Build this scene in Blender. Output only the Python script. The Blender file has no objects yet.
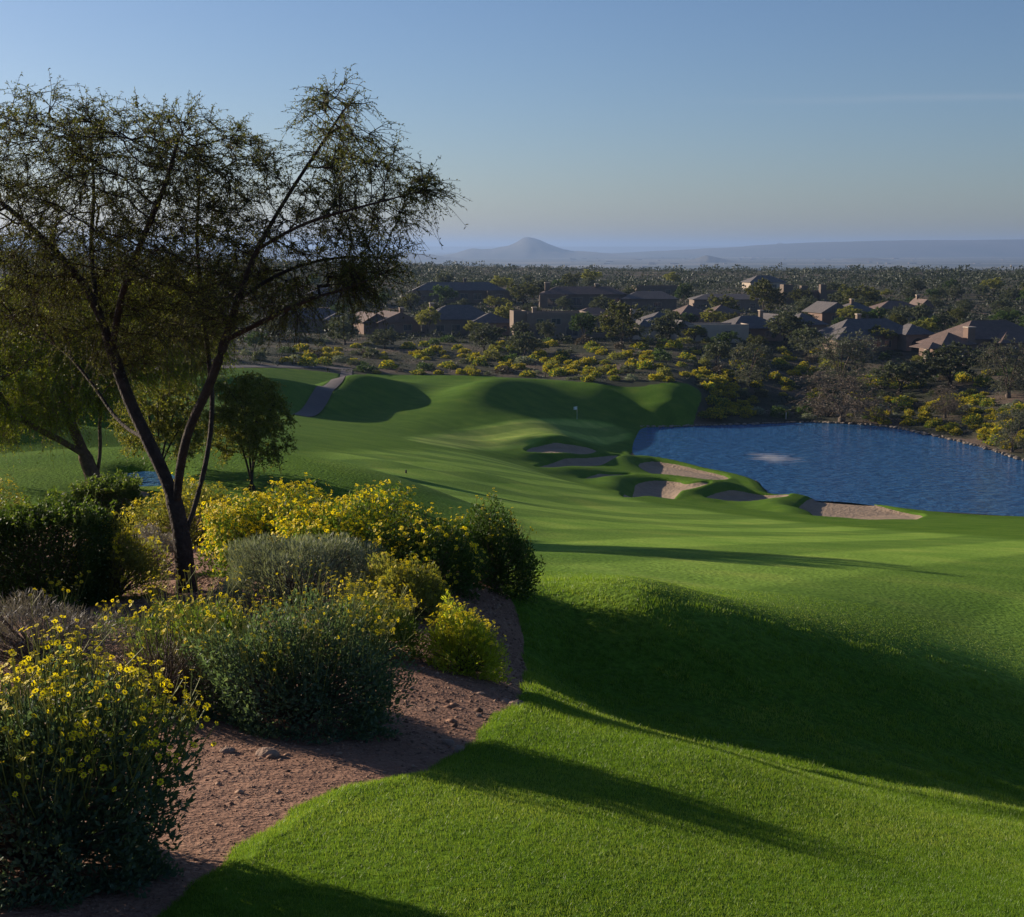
import bpy, math, random
import numpy as np
from mathutils import Vector, kdtree
random.seed(7); rng = np.random.default_rng(7)
sc = bpy.context.scene
C = sc.collection
PI = math.pi
# ------------------------------------------------------------------ camera
F = 1407.0; W = 1024; HH = 917
PITCH = math.radians(8.55)
cp, sp = math.cos(PITCH), math.sin(PITCH)
cam = bpy.data.cameras.new('camera'); camo = bpy.data.objects.new('camera', cam); C.objects.link(camo)
camo.location = (0, 0, 0); camo.rotation_euler = (PI/2-PITCH, 0, 0)
cam.sensor_width = 36; cam.sensor_fit = 'HORIZONTAL'; cam.lens = F*36/W
cam.clip_start = 0.05; cam.clip_end = 200000
sc.camera = camo
def ray(px, py):
    u = (px-512)/F; v = (458.5-py)/F
    return np.array([u, cp+v*sp, -sp+v*cp])
def at(px, py, Y):
    d = ray(px, py); return d*(Y/d[1])
SUN_AZ = math.radians(-57); SUN_EL = math.radians(15.5)
SUNH = np.array([math.sin(SUN_AZ), math.cos(SUN_AZ)])

# ------------------------------------------------------------------ object helpers
def link(o, parent=None):
    C.objects.link(o)
    if parent is not None: o.parent = parent
    return o
def tag(o, label=None, cat=None, group=None, kind=None):
    if label: o['label'] = label
    if cat: o['category'] = cat
    if group: o['group'] = group
    if kind: o['kind'] = kind
    return o
def empty(name, loc, rz=0, label=None, cat=None, group=None):
    o = bpy.data.objects.new(name, None); link(o)
    o.location = [float(a) for a in loc]; o.rotation_euler = (0, 0, rz); o.empty_display_size = .2
    return tag(o, label, cat, group)
def npmesh(name, V, faces, mats, parent=None, smooth=False, var=None, midx=None):
    """V (n,3); faces (m,k) array of equal sized faces, or list of arrays"""
    me = bpy.data.meshes.new(name)
    V = np.asarray(V, dtype=np.float32)
    fl = faces if isinstance(faces, list) else [faces]
    fl = [np.asarray(f, dtype=np.int32) for f in fl if len(f)]
    loops = np.concatenate([f.ravel() for f in fl])
    tot = np.concatenate([np.full(len(f), f.shape[1], np.int32) for f in fl])
    st = np.concatenate([[0], np.cumsum(tot)[:-1]]).astype(np.int32)
    me.vertices.add(len(V)); me.vertices.foreach_set('co', V.ravel())
    me.loops.add(len(loops)); me.loops.foreach_set('vertex_index', loops)
    me.polygons.add(len(tot)); me.polygons.foreach_set('loop_start', st); me.polygons.foreach_set('loop_total', tot)
    if midx is not None: me.polygons.foreach_set('material_index', np.asarray(midx, np.int32))
    if smooth: me.polygons.foreach_set('use_smooth', np.ones(len(tot), bool))
    me.update(calc_edges=True)
    for m in (mats if isinstance(mats, (list, tuple)) else [mats]): me.materials.append(m)
    if var is not None:
        a = me.attributes.new('var', 'FLOAT', 'POINT'); a.data.foreach_set('value', np.asarray(var, np.float32))
    o = bpy.data.objects.new(name, me)
    return link(o, parent)
class MB:
    """collects boxes / prisms into one mesh"""
    def __init__(s): s.v = []; s.f = []
    def poly(s, pts, faces):
        b = len(s.v); s.v += [tuple(p) for p in pts]; s.f += [[b+i for i in f] for f in faces]
    def box(s, x0, x1, y0, y1, z0, z1):
        s.poly([(x0,y0,z0),(x1,y0,z0),(x1,y1,z0),(x0,y1,z0),(x0,y0,z1),(x1,y0,z1),(x1,y1,z1),(x0,y1,z1)],
               [(0,3,2,1),(4,5,6,7),(0,1,5,4),(1,2,6,5),(2,3,7,6),(3,0,4,7)])
    def tube(s, p, q, r0, r1, n=8):
        p = Vector(p); q = Vector(q); d = (q-p).normalized()
        a = d.orthogonal().normalized(); b = d.cross(a)
        P = []
        for c, r in ((p, r0), (q, r1)):
            for i in range(n):
                t = 2*PI*i/n; P.append(c+a*(r*math.cos(t))+b*(r*math.sin(t)))
        s.poly(P, [(i, (i+1) % n, n+(i+1) % n, n+i) for i in range(n)]+[tuple(range(n))[::-1], tuple(range(n, 2*n))])
    def build(s, name, mat, parent=None, smooth=False):
        me = bpy.data.meshes.new(name); me.from_pydata(s.v, [], s.f); me.materials.append(mat); me.update()
        if smooth: me.polygons.foreach_set('use_smooth', [True]*len(me.polygons))
        return link(bpy.data.objects.new(name, me), parent)
def copy_tree(o, parent=None):
    c = o.copy(); C.objects.link(c); c.parent = parent
    for ch in list(o.children):
        copy_tree(ch, c)
    return c

# ------------------------------------------------------------------ materials
def newmat(name):
    m = bpy.data.materials.new(name); m.use_nodes = True
    nt = m.node_tree; nt.nodes.clear()
    out = nt.nodes.new('ShaderNodeOutputMaterial')
    return m, nt, out
def N(nt, t, **k):
    n = nt.nodes.new(t)
    for a, b in k.items():
        if a.startswith('i_'): n.inputs[a[2:].replace('_', ' ')].default_value = b
        else: setattr(n, a, b)
    return n
def ramp(nt, stops):
    r = nt.nodes.new('ShaderNodeValToRGB'); e = r.color_ramp.elements
    e[0].position, e[0].color = stops[0][0], (*stops[0][1], 1)
    e[1].position, e[1].color = stops[-1][0], (*stops[-1][1], 1)
    for p, c in stops[1:-1]:
        x = e.new(p); x.color = (*c, 1)
    return r
def leafmat(name, cols, trans=.35, rough=.6, spec=.25):
    m, nt, out = newmat(name)
    a = N(nt, 'ShaderNodeAttribute', attribute_name='var')
    r = ramp(nt, [(i/(len(cols)-1), c) for i, c in enumerate(cols)])
    nt.links.new(a.outputs['Fac'], r.inputs[0])
    oi = N(nt, 'ShaderNodeObjectInfo')
    mr = N(nt, 'ShaderNodeMapRange'); mr.inputs[3].default_value = .8; mr.inputs[4].default_value = 1.25
    nt.links.new(oi.outputs['Random'], mr.inputs[0])
    hs = N(nt, 'ShaderNodeHueSaturation'); nt.links.new(mr.outputs[0], hs.inputs['Value']); nt.links.new(r.outputs[0], hs.inputs['Color'])
    b = N(nt, 'ShaderNodeBsdfPrincipled'); b.inputs['Roughness'].default_value = rough; b.inputs['Specular IOR Level'].default_value = spec
    t = N(nt, 'ShaderNodeBsdfTranslucent')
    g = N(nt, 'ShaderNodeMixRGB', blend_type='MULTIPLY'); g.inputs[0].default_value = 1; g.inputs[2].default_value = (1.25, 1.25, .6, 1)
    nt.links.new(hs.outputs[0], b.inputs['Base Color']); nt.links.new(hs.outputs[0], g.inputs[1]); nt.links.new(g.outputs[0], t.inputs[0])
    mx = N(nt, 'ShaderNodeMixShader'); mx.inputs[0].default_value = trans
    nt.links.new(b.outputs[0], mx.inputs[1]); nt.links.new(t.outputs[0], mx.inputs[2]); nt.links.new(mx.outputs[0], out.inputs[0])
    return m
def solid(name, col, col2=None, scale=3., rough=.8, bump=.0, bscale=20., spec=.3, detail=6.):
    m, nt, out = newmat(name)
    tc = N(nt, 'ShaderNodeTexCoord')
    n = N(nt, 'ShaderNodeTexNoise'); n.inputs['Scale'].default_value = scale; n.inputs['Detail'].default_value = detail
    nt.links.new(tc.outputs['Object'], n.inputs[0])
    col2 = col2 or tuple(c*.75 for c in col)
    r = ramp(nt, [(.3, col2), (.7, col)]); nt.links.new(n.outputs[0], r.inputs[0])
    b = N(nt, 'ShaderNodeBsdfPrincipled'); b.inputs['Roughness'].default_value = rough; b.inputs['Specular IOR Level'].default_value = spec
    nt.links.new(r.outputs[0], b.inputs['Base Color'])
    if bump:
        n2 = N(nt, 'ShaderNodeTexNoise'); n2.inputs['Scale'].default_value = bscale; n2.inputs['Detail'].default_value = 8
        nt.links.new(tc.outputs['Object'], n2.inputs[0])
        bp = N(nt, 'ShaderNodeBump'); bp.inputs['Strength'].default_value = bump; bp.inputs['Distance'].default_value = 1/bscale
        nt.links.new(n2.outputs[0], bp.inputs['Height']); nt.links.new(bp.outputs[0], b.inputs['Normal'])
    nt.links.new(b.outputs[0], out.inputs[0])
    return m

# ------------------------------------------------------------------ terrain height field
LAKE = -30.0
CT = []   # (px,py,Y)
def c(px, py, Y): p = at(px, py, Y); CT.append((p[0], p[1], p[2]))
def cz(px, py, z): d = ray(px, py); p = d*(z/d[2]); CT.append(tuple(p))
for a in [(-400,917,4.3),(0,917,4.5),(150,917,4.6),(500,917,4.8),(1024,917,5.5),(1500,917,6.3),
          (0,800,6.3),(300,800,6.4),(500,800,6.8),(750,830,7.0),(1024,880,6.8),(1400,860,8.2),
          (-400,740,7.6),(100,740,7.6),(370,740,7.9),(520,700,10.6),(700,760,8.9),(1024,822,10.3),
          (-300,640,12),(0,640,11.6),(195,592,15.8),(320,640,11.8),(460,640,12.6),(500,600,16.5),
          (560,662,15.7),(640,680,15.5),(720,700,15.1),(800,722,14.8),(900,750,14.6),(1024,785,14.6),(1400,880,14.5),
          (530,583,19.5),(600,594,17.6),(640,602,17.1),(720,618,17.1),(800,634,17.6),(900,656,18.2),(1024,686,18.8),(1400,765,16.5),(560,573,22),(700,596,20),(860,622,20),(1024,655,21),
          (600,560,27),(800,580,26),(1024,610,25),(1400,650,25),
          (560,540,40),(760,545,42),(1024,553,46),(1400,570,48),
          (420,540,36),(300,520,33),(420,500,50),(300,480,52),(200,515,30),
          (0,560,24),(100,500,34),(-300,540,26),(60,470,48),(-300,450,52),(140,480,45),
          (0,440,70),(-300,410,85),(150,430,80),(60,400,110),(-300,370,130),
          (560,505,80),(760,525,80),(1024,530,85),(1400,545,88),
          (420,470,85),(300,455,80),(420,445,130),(300,430,125),
          (560,480,120),(700,503,118),(900,520,122),(1024,520,125),(1400,530,130),
          (480,455,150),(420,425,185),(330,415,190),(480,437,185),(560,440,190),(570,420,222),(650,418,222),
          (360,390,240),(480,390,245),(600,392,248),(690,394,250),(690,410,232),(320,370,262),(250,370,240),(150,380,190),
          (250,350,300),(400,353,300),(560,353,300),(700,355,300),
          (400,378,262),(560,381,262),(800,380,290),(900,380,285),(1024,375,280),(1400,370,290),
          (850,405,262),(740,405,255),(1024,420,225),(940,410,248),
          (250,332,360),(450,335,350),(620,337,350),(780,340,345),(920,352,320),(1024,352,320),(1400,345,330),
          (0,360,210),(-300,340,240),(100,340,300),(0,320,340),(-300,300,360),
          (250,305,450),(450,310,440),(620,312,440),(800,315,440),(950,318,430),(1024,320,430),(1400,320,430),
          (0,280,520),(-300,265,560),(250,288,540),(450,292,520),(620,293,540),(800,295,560),(1024,294,560),(1400,292,560),
          (0,266,760),(250,272,740),(420,276,720),(600,281,800),(800,278,850),(900,273,900),(1024,275,880),(1400,274,880)]:
    c(*a)
for a in [(640,426),(700,424),(780,422),(850,423),(930,434),(985,447),(1024,461),(1110,480),(1160,500),(1100,520),
          (1024,518),(960,514),(905,510),(765,492),(757,480),(700,466),(632,459),(634,440)]:
    cz(a[0], a[1], LAKE+.25)
for a in [(557,458,-26.9),(575,468,-27.4),(684,478,-28.6),(606,480,-27.9),(660,494,-28.8),(743,502,-29.2),(850,516,-29.4)]:
    cz(*a)
# behind and beside the viewer
for th in (-150,-110,-75,-50,50,75,110,150,180):
    for r, z in ((3,-1.9),(10,-2.6 if th < 0 else -4.0),(60,-6 if th < 0 else -12),(400,-12 if th < 0 else -24)):
        if abs(th) <= 50 and r < 12: continue
        t = math.radians(th); CT.append((r*math.sin(t), r*math.cos(t), z))
for th in (-30,0,30): t = math.radians(th); CT.append((2.2*math.sin(t), 2.2*math.cos(t), -1.95))
CT = np.array(CT)
def warp(x, y):
    r = np.sqrt(x*x+y*y)+1e-6
    th = np.arctan2(x, y)
    return np.stack([th*2.2, np.log(r)], -1), r
Pc, Rc = warp(CT[:,0], CT[:,1]); Ec = -CT[:,2]/Rc
def phi(d2): return np.where(d2 > 1e-12, .5*d2*np.log(np.maximum(d2, 1e-12)), 0)
n = len(Pc)
K = phi(((Pc[:,None]-Pc[None])**2).sum(-1)) + np.eye(n)*3e-5
Q = np.concatenate([np.ones((n,1)), Pc], 1)
A = np.block([[K, Q], [Q.T, np.zeros((3,3))]])
sol = np.linalg.solve(A, np.concatenate([Ec, np.zeros(3)])); Wc, Ac = sol[:n], sol[n:]
def tps(x, y):
    x = np.asarray(x, float); y = np.asarray(y, float); sh = x.shape
    x = x.ravel(); y = y.ravel(); out = np.empty(len(x))
    for i in range(0, len(x), 20000):
        P, r = warp(x[i:i+20000], y[i:i+20000])
        d2 = ((P[:,None,0]-Pc[None,:,0])**2+(P[:,None,1]-Pc[None,:,1])**2)
        e = phi(d2) @ Wc + Ac[0] + P @ Ac[1:]
        out[i:i+20000] = -e*r
    return out.reshape(sh)
def sstep(a, b, x): t = np.clip((x-a)/(b-a), 0, 1); return t*t*(3-2*t)
PLAIN = -95.
def vnoise(x, y, s, seed=0):
    """cheap smooth value noise from sines"""
    x = x/s; y = y/s; k = seed*1.7
    return (np.sin(x*1.3+y*.7+k)+np.sin(-x*.8+y*1.5+2.1*k+1)+np.sin(x*2.1+y*1.9+k*3+2)*.6+np.sin(x*2.9-y*2.3+k)*.5)/3.1
BUMPS = []  # x,y,height,sx,sy,rot
def base(x, y):
    x = np.asarray(x, float); y = np.asarray(y, float)
    r = np.sqrt(x*x+y*y)
    z = tps(x, y)
    z = np.where(r < 2.2, np.minimum(np.maximum(z, -2.6), -1.8), z)
    k = sstep(900, 2600, r)
    z = z*(1-k)+PLAIN*k
    for (bx, by, h, sx, sy, ro) in BUMPS:
        dx = x-bx; dy = y-by; ca, sa = math.cos(ro), math.sin(ro)
        a = (dx*ca+dy*sa)/sx; b = (-dx*sa+dy*ca)/sy
        z = z+h*np.exp(-(a*a+b*b))
    z = z+vnoise(x, y, 90, 3)*1.6*sstep(380, 700, r)*(1-k)
    z = z+vnoise(x, y, 1.9, 5)*.03*(1-sstep(20, 40, r))
    return z
T_ = np.geomspace(3, 2500, 2600)
def ground(px, py, fn=None):
    d = ray(px, py); h = math.hypot(d[0], d[1]); d = d/h
    P = T_[:,None]*d[None]
    g = (fn or base)(P[:,0], P[:,1])-P[:,2]
    i = np.argmax(g > 0)
    if i == 0: i = len(T_)-1
    a = g[i-1]/(g[i-1]-g[i]+1e-9); p = P[i-1]*(1-a)+P[i]*a
    return p
# polygons in plan
def pip(poly, x, y):
    x = np.asarray(x); y = np.asarray(y); ins = np.zeros(x.shape, bool); m = len(poly)
    for i in range(m):
        x0, y0 = poly[i]; x1, y1 = poly[(i+1) % m]
        cnd = (y0 > y) != (y1 > y)
        ins ^= cnd & (x < (x1-x0)*(y-y0)/(y1-y0+1e-12)+x0)
    return ins
def sdf(poly, x, y):
    """signed distance, positive inside"""
    x = np.asarray(x, float); y = np.asarray(y, float); d = np.full(x.shape, 1e18); m = len(poly)
    for i in range(m):
        x0, y0 = poly[i]; x1, y1 = poly[(i+1) % m]
        ex, ey = x1-x0, y1-y0; t = np.clip(((x-x0)*ex+(y-y0)*ey)/(ex*ex+ey*ey+1e-12), 0, 1)
        d = np.minimum(d, (x-x0-t*ex)**2+(y-y0-t*ey)**2)
    d = np.sqrt(d); return np.where(pip(poly, x, y), d, -d)
def chaikin(p, k=2, closed=True):
    p = [np.array(a[:2], float) for a in p]
    for _ in range(k):
        q = []
        for i in range(len(p) if closed else len(p)-1):
            a, b = p[i], p[(i+1) % len(p)]; q += [a*.75+b*.25, a*.25+b*.75]
        if not closed: q = [p[0]]+q+[p[-1]]
        p = q
    return p
def onz(px, py, z): d = ray(px, py); return d*(z/d[2])
# mounds behind the green (real humps; their far-from-sun sides fall dark)
def bump_at(px, py, h, sx, sy, rot): p = ground(px, py); BUMPS.append((p[0], p[1], h, sx, sy, math.radians(rot)))
for b in [(372,400,3.2,22,6.5,78),(350,384,1.2,10,7,60),(488,400,3.0,22,7,78),(560,388,1.0,12,9,60),(640,403,1.4,18,7,75),(682,397,1.2,9,8,0),
          (290,402,2.5,12,6,60),(235,395,2.4,12,6,60),(480,478,.35,9,4,-30),(400,470,.35,9,4,-30),
          (20,428,2.6,14,5,70),(-50,450,1.6,10,4,60)]:
    bump_at(*b)
lake_poly = chaikin([onz(x, y, LAKE) for x, y in [(640,427),(665,427),(700,426),(760,424),(810,422),(850,424),(890,427),(930,435),(985,448),(1024,461),(1080,475),(1130,490),(1130,508),(1080,517),(1024,517),(960,513),(925,511),(885,506),(850,501),(800,499),(768,495),(763,488),(758,480),(734,473),(700,467),(670,462),(640,459),(631,452),(632,444),(635,437)]], 2)
BK = [([(521,452),(535,447.5),(565,446.5),(590,449),(601,453),(592,457),(560,458),(530,456)], 'long shaded bunker nearest the green, topmost of the bunkers', 1.05, .1),
      ([(529,466),(550,460),(580,458),(610,458),(627,460.5),(610,465),(580,469),(545,469)], 'half shaded bunker just below the topmost one beside the green', .95, .1),
      ([(634,466),(645,461.5),(670,462.5),(700,468),(733,474.5),(728,479.5),(700,481),(670,478),(642,472)], 'pale tapering bunker pointing into the pond, its left end shaded', .95, .1),
      ([(574,478),(590,476),(625,475.5),(638,477),(620,480),(585,480)], 'thin sliver of shaded bunker, smallest of the bunkers', .8, .1),
      ([(613,496),(632,491),(632,484),(650,480),(680,481),(690,487),(718,488),(700,493),(672,497),(640,499)], 'lobed bunker with a grass tongue in the middle of the bunker group', .95, .1),
      ([(697,499),(715,493),(745,490),(765,494),(795,498),(785,503),(740,502)], 'dark narrow bunker between the lobed bunker and the wide sandy one', .95, .1),
      ([(790,512),(803,502),(822,497.5),(848,499),(885,508),(932,514),(915,519),(880,521),(840,518),(812,515)], 'widest and sandiest bunker, lowest of the group by the pond', .95, .1)]
bunk = []
for pts, lab, lip, dp in BK:
    g = [ground(x, y)[:2] for x, y in pts]
    bunk.append((chaikin(g, 2), np.mean(g, 0), lab, lip))
def near(poly, x, y, m):
    p = np.array([q[:2] for q in poly]); return (x > p[:,0].min()-m) & (x < p[:,0].max()+m) & (y > p[:,1].min()-m) & (y < p[:,1].max()+m)
def local(poly, x, y, m, off=-99.):
    """sdf evaluated only near the polygon"""
    x = np.asarray(x, float); y = np.asarray(y, float)
    out = np.full(x.shape, off); k = near(poly, x, y, m)
    if k.any(): out[k] = sdf(poly, x[k], y[k])
    return out
pond_poly = None
def H(x, y):
    """final common surface"""
    x = np.asarray(x, float); y = np.asarray(y, float)
    z = base(x, y)
    s = local(lake_poly, x, y, 30)
    zo = LAKE+np.maximum(np.maximum(z-LAKE, .3)*sstep(-.6, 5.5, -s), np.clip(-s*.2,0,.25)); zo = np.where(s > -25, zo, z)
    zi = LAKE-np.clip(s*.35, 0, 1.6)
    z = np.where(s > 0, zi, zo)
    for poly, cen, lab, lip in bunk:
        s = local(poly, x, y, 10)
        k = s > -90
        if not k.any(): continue
        dx = x-cen[0]; dy = y-cen[1]; rr = np.sqrt(dx*dx+dy*dy)+.01
        cs = np.maximum(0, (dx*SUNH[0]+dy*SUNH[1])/rr)
        z = z+np.where(k, lip*.85*np.exp(-((s+1.9)/2.6)**2)*cs, 0)
    if pond_poly is not None:
        s = local(pond_poly, x, y, 14)
        z = np.where(s > -13, np.where(s > 0, PONDZ-np.clip(s*.4, 0, .8), np.maximum(PONDZ+(z-PONDZ)*sstep(-1., 12, -s), (PONDZ+.22*sstep(-.2, .8, -s))*(1-sstep(3, 12, -s))+z*sstep(3, 12, -s))), z)
    return z
pc = ground(143, 484); PONDZ = float(pc[2]-.1)
pond_poly = chaikin([onz(x, y, PONDZ)[:2] for x, y in [(118,472),(160,470),(185,477),(170,489),(140,492),(115,484)]], 2)
def on(px, py): return ground(px, py, H)

# zone polygons
lawn_px = [(140,940),(215,862),(262,826),(330,795),(385,781),(450,768),(470,735),(505,712),(524,700),(526,660),(520,620),(512,597),(500,590),
           (480,575),(430,560),(380,545),(250,520),(210,512),(160,520),(90,512),(-60,530),(-400,560)]
lawn = [ground(x, y)[:2] for x, y in lawn_px]
lawn += [(-120,60),(-150,150),(-160,215)]
lawn += [ground(x, y)[:2] for x, y in [(60,374),(200,366),(250,366),(300,369),(345,374.5),(380,374),(420,375),(470,375),(520,378),(560,380.5),(600,384),(650,386),(698,388),(703,398),(697,409),(678,420),(655,427),(641,430)]]
lawn += [onz(x, y, LAKE)[:2] for x, y in [(634,437),(641,443),(636,449),(629,455),(636,461),(670,463),(700,469),(734,474),(757,481),(763,489),(768,496),(800,500),(850,502),(885,507),(925,513),(960,516),(1024,519),(1080,521),(1160,526)]]
lawn += [(95,150),(120,90),(110,20),(40,-8),(6,-6),(.8,-3)]
lawn += [ground(120, 960)[:2]-np.array([.3,.6])]
lawn = chaikin(lawn, 2)
green_poly = chaikin([ground(x, y)[:2] for x, y in [(400,437),(450,430),(500,424),(545,420),(590,419),(625,425),(632,436),(600,444),(540,446),(480,448),(430,446)]], 2)
fair_poly = chaikin([ground(x, y)[:2] for x, y in [(525,575),(640,603),(800,632),(1024,680),(1300,740),(1300,600),(1024,540),(860,528),(700,510),(600,495),(540,470),(480,455),(420,450),(330,452),(285,462),(290,480),(360,500),(470,530),(530,550)]], 2)
# cart path
path_c = [ground(x, y)[:2] for x, y in [(60,376),(150,370),(250,366),(310,366.5),(352,369)]]
path_d = [ground(x, y)[:2] for x, y in [(347,370),(340,378),(330,386),(322,395),(316,404),(300,416)]]
def ribbon(cl, w):
    cl = chaikin(cl, 3, False); L = []; R = []
    for i, p in enumerate(cl):
        a = cl[max(0, i-1)]; b = cl[min(len(cl)-1, i+1)]; d = (b-a)/np.linalg.norm(b-a); nn = np.array([-d[1], d[0]])
        L.append(p+nn*w/2); R.append(p-nn*w/2)
    return L+R[::-1]
path_poly = ribbon(path_c, 2.8); path_poly2 = ribbon(path_d, 2.1)

# ------------------------------------------------------------------ ground sheets on a polar grid
th = np.concatenate([np.radians(np.linspace(-180, -34, 60, endpoint=False)), np.radians(np.linspace(-34, -22, 60, endpoint=False)),
                     np.radians(np.linspace(-22, 22, 620, endpoint=False)), np.radians(np.linspace(22, 34, 60, endpoint=False)), np.radians(np.linspace(34, 180, 60))])
rr = np.concatenate([np.geomspace(.6, 4, 25, endpoint=False), np.geomspace(4, 120, 330, endpoint=False), np.geomspace(120, 265, 250, endpoint=False), np.geomspace(265, 1300, 150, endpoint=False), np.geomspace(1300, 60000, 60)])
TH, RR = np.meshgrid(th, rr)
GX = RR*np.sin(TH); GY = RR*np.cos(TH); GZ = H(GX, GY)
nr, nc = GX.shape
idx = np.arange(nr*nc).reshape(nr, nc)
def grid_faces(keep):
    f = np.stack([idx[:-1,:-1], idx[:-1,1:], idx[1:,1:], idx[1:,:-1]], -1).reshape(-1, 4)
    k = (keep[:-1,:-1] | keep[:-1,1:] | keep[1:,1:] | keep[1:,:-1]).ravel()
    return f[k][:, ::-1]
def sheet(name, keep, Z, mat, var=None, **kw):
    f = grid_faces(keep); u, inv = np.unique(f, return_inverse=True); f = inv.reshape(-1, 4)
    V = np.stack([GX.ravel()[u], GY.ravel()[u], Z.ravel()[u]], -1)
    return npmesh(name, V, f, mat, smooth=True, var=None if var is None else var.ravel()[u])
SL = sdf(lawn, GX, GY)
# keep grass out of pond
rscale = np.clip(RR/60, .25, 1.0)
wob = vnoise(GX, GY, .09, 7)*.015+vnoise(GX, GY, .21, 2)*.025+vnoise(GX, GY, .6, 4)*.04
off = np.clip((SL+wob*(RR < 30))*.35, -.05, .045)
def ground_mat():
    m, nt, out = newmat('desert_soil')
    g = N(nt, 'ShaderNodeNewGeometry')
    def noise(s, d=8):
        n = N(nt, 'ShaderNodeTexNoise'); n.inputs['Scale'].default_value = s; n.inputs['Detail'].default_value = d; nt.links.new(g.outputs['Position'], n.inputs[0]); return n
    a = noise(1.1); b = noise(38, 6); far = noise(.012, 10)
    r = ramp(nt, [(.3, (.15,.08,.055)), (.55, (.26,.145,.10)), (.75, (.38,.24,.165))]); 
    mx = N(nt, 'ShaderNodeMath', operation='MULTIPLY_ADD'); mx.inputs[1].default_value = .55; nt.links.new(b.outputs[0], mx.inputs[0])
    m2 = N(nt, 'ShaderNodeMath', operation='MULTIPLY'); m2.inputs[1].default_value = .5; nt.links.new(a.outputs[0], m2.inputs[0]); nt.links.new(m2.outputs[0], mx.inputs[2])
    nt.links.new(mx.outputs[0], r.inputs[0])
    # farther desert: scrub-covered soil
    r2 = ramp(nt, [(.38, (.03,.035,.02)), (.52, (.06,.055,.035)), (.68, (.14,.10,.075))])
    f1 = noise(.09, 12); nt.links.new(f1.outputs[0], r2.inputs[0])
    r3 = ramp(nt, [(.35, (.05,.055,.04)), (.5, (.10,.10,.075)), (.62, (.2,.17,.13))]); n3 = noise(.0011, 12); nt.links.new(n3.outputs[0], r3.inputs[0])
    ln = N(nt, 'ShaderNodeVectorMath', operation='LENGTH'); nt.links.new(g.outputs['Position'], ln.inputs[0])
    k1 = N(nt, 'ShaderNodeMapRange'); k1.inputs[1].default_value = 60; k1.inputs[2].default_value = 150; nt.links.new(ln.outputs['Value'], k1.inputs[0])
    k2 = N(nt, 'ShaderNodeMapRange'); k2.inputs[1].default_value = 1200; k2.inputs[2].default_value = 3000; nt.links.new(ln.outputs['Value'], k2.inputs[0])
    q = N(nt, 'ShaderNodeMixRGB'); nt.links.new(k1.outputs[0], q.inputs[0]); nt.links.new(r.outputs[0], q.inputs[1]); nt.links.new(r2.outputs[0], q.inputs[2])
    q2 = N(nt, 'ShaderNodeMixRGB'); nt.links.new(k2.outputs[0], q2.inputs[0]); nt.links.new(q.outputs[0], q2.inputs[1]); nt.links.new(r3.outputs[0], q2.inputs[2])
    p = N(nt, 'ShaderNodeBsdfPrincipled'); p.inputs['Roughness'].default_value = .95; p.inputs['Specular IOR Level'].default_value = .1
    nt.links.new(q2.outputs[0], p.inputs['Base Color'])
    bp = N(nt, 'ShaderNodeBump'); bp.inputs['Strength'].default_value = 1; bp.inputs['Distance'].default_value = .03
    nt.links.new(b.outputs[0], bp.inputs['Height'])
    nb = noise(7, 6); bp2 = N(nt, 'ShaderNodeBump'); bp2.inputs['Strength'].default_value = .8; bp2.inputs['Distance'].default_value = .09
    nt.links.new(nb.outputs[0], bp2.inputs['Height']); nt.links.new(bp2.outputs[0], bp.inputs['Normal']); nt.links.new(bp.outputs[0], p.inputs['Normal'])
    nt.links.new(p.outputs[0], out.inputs[0]); return m
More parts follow.
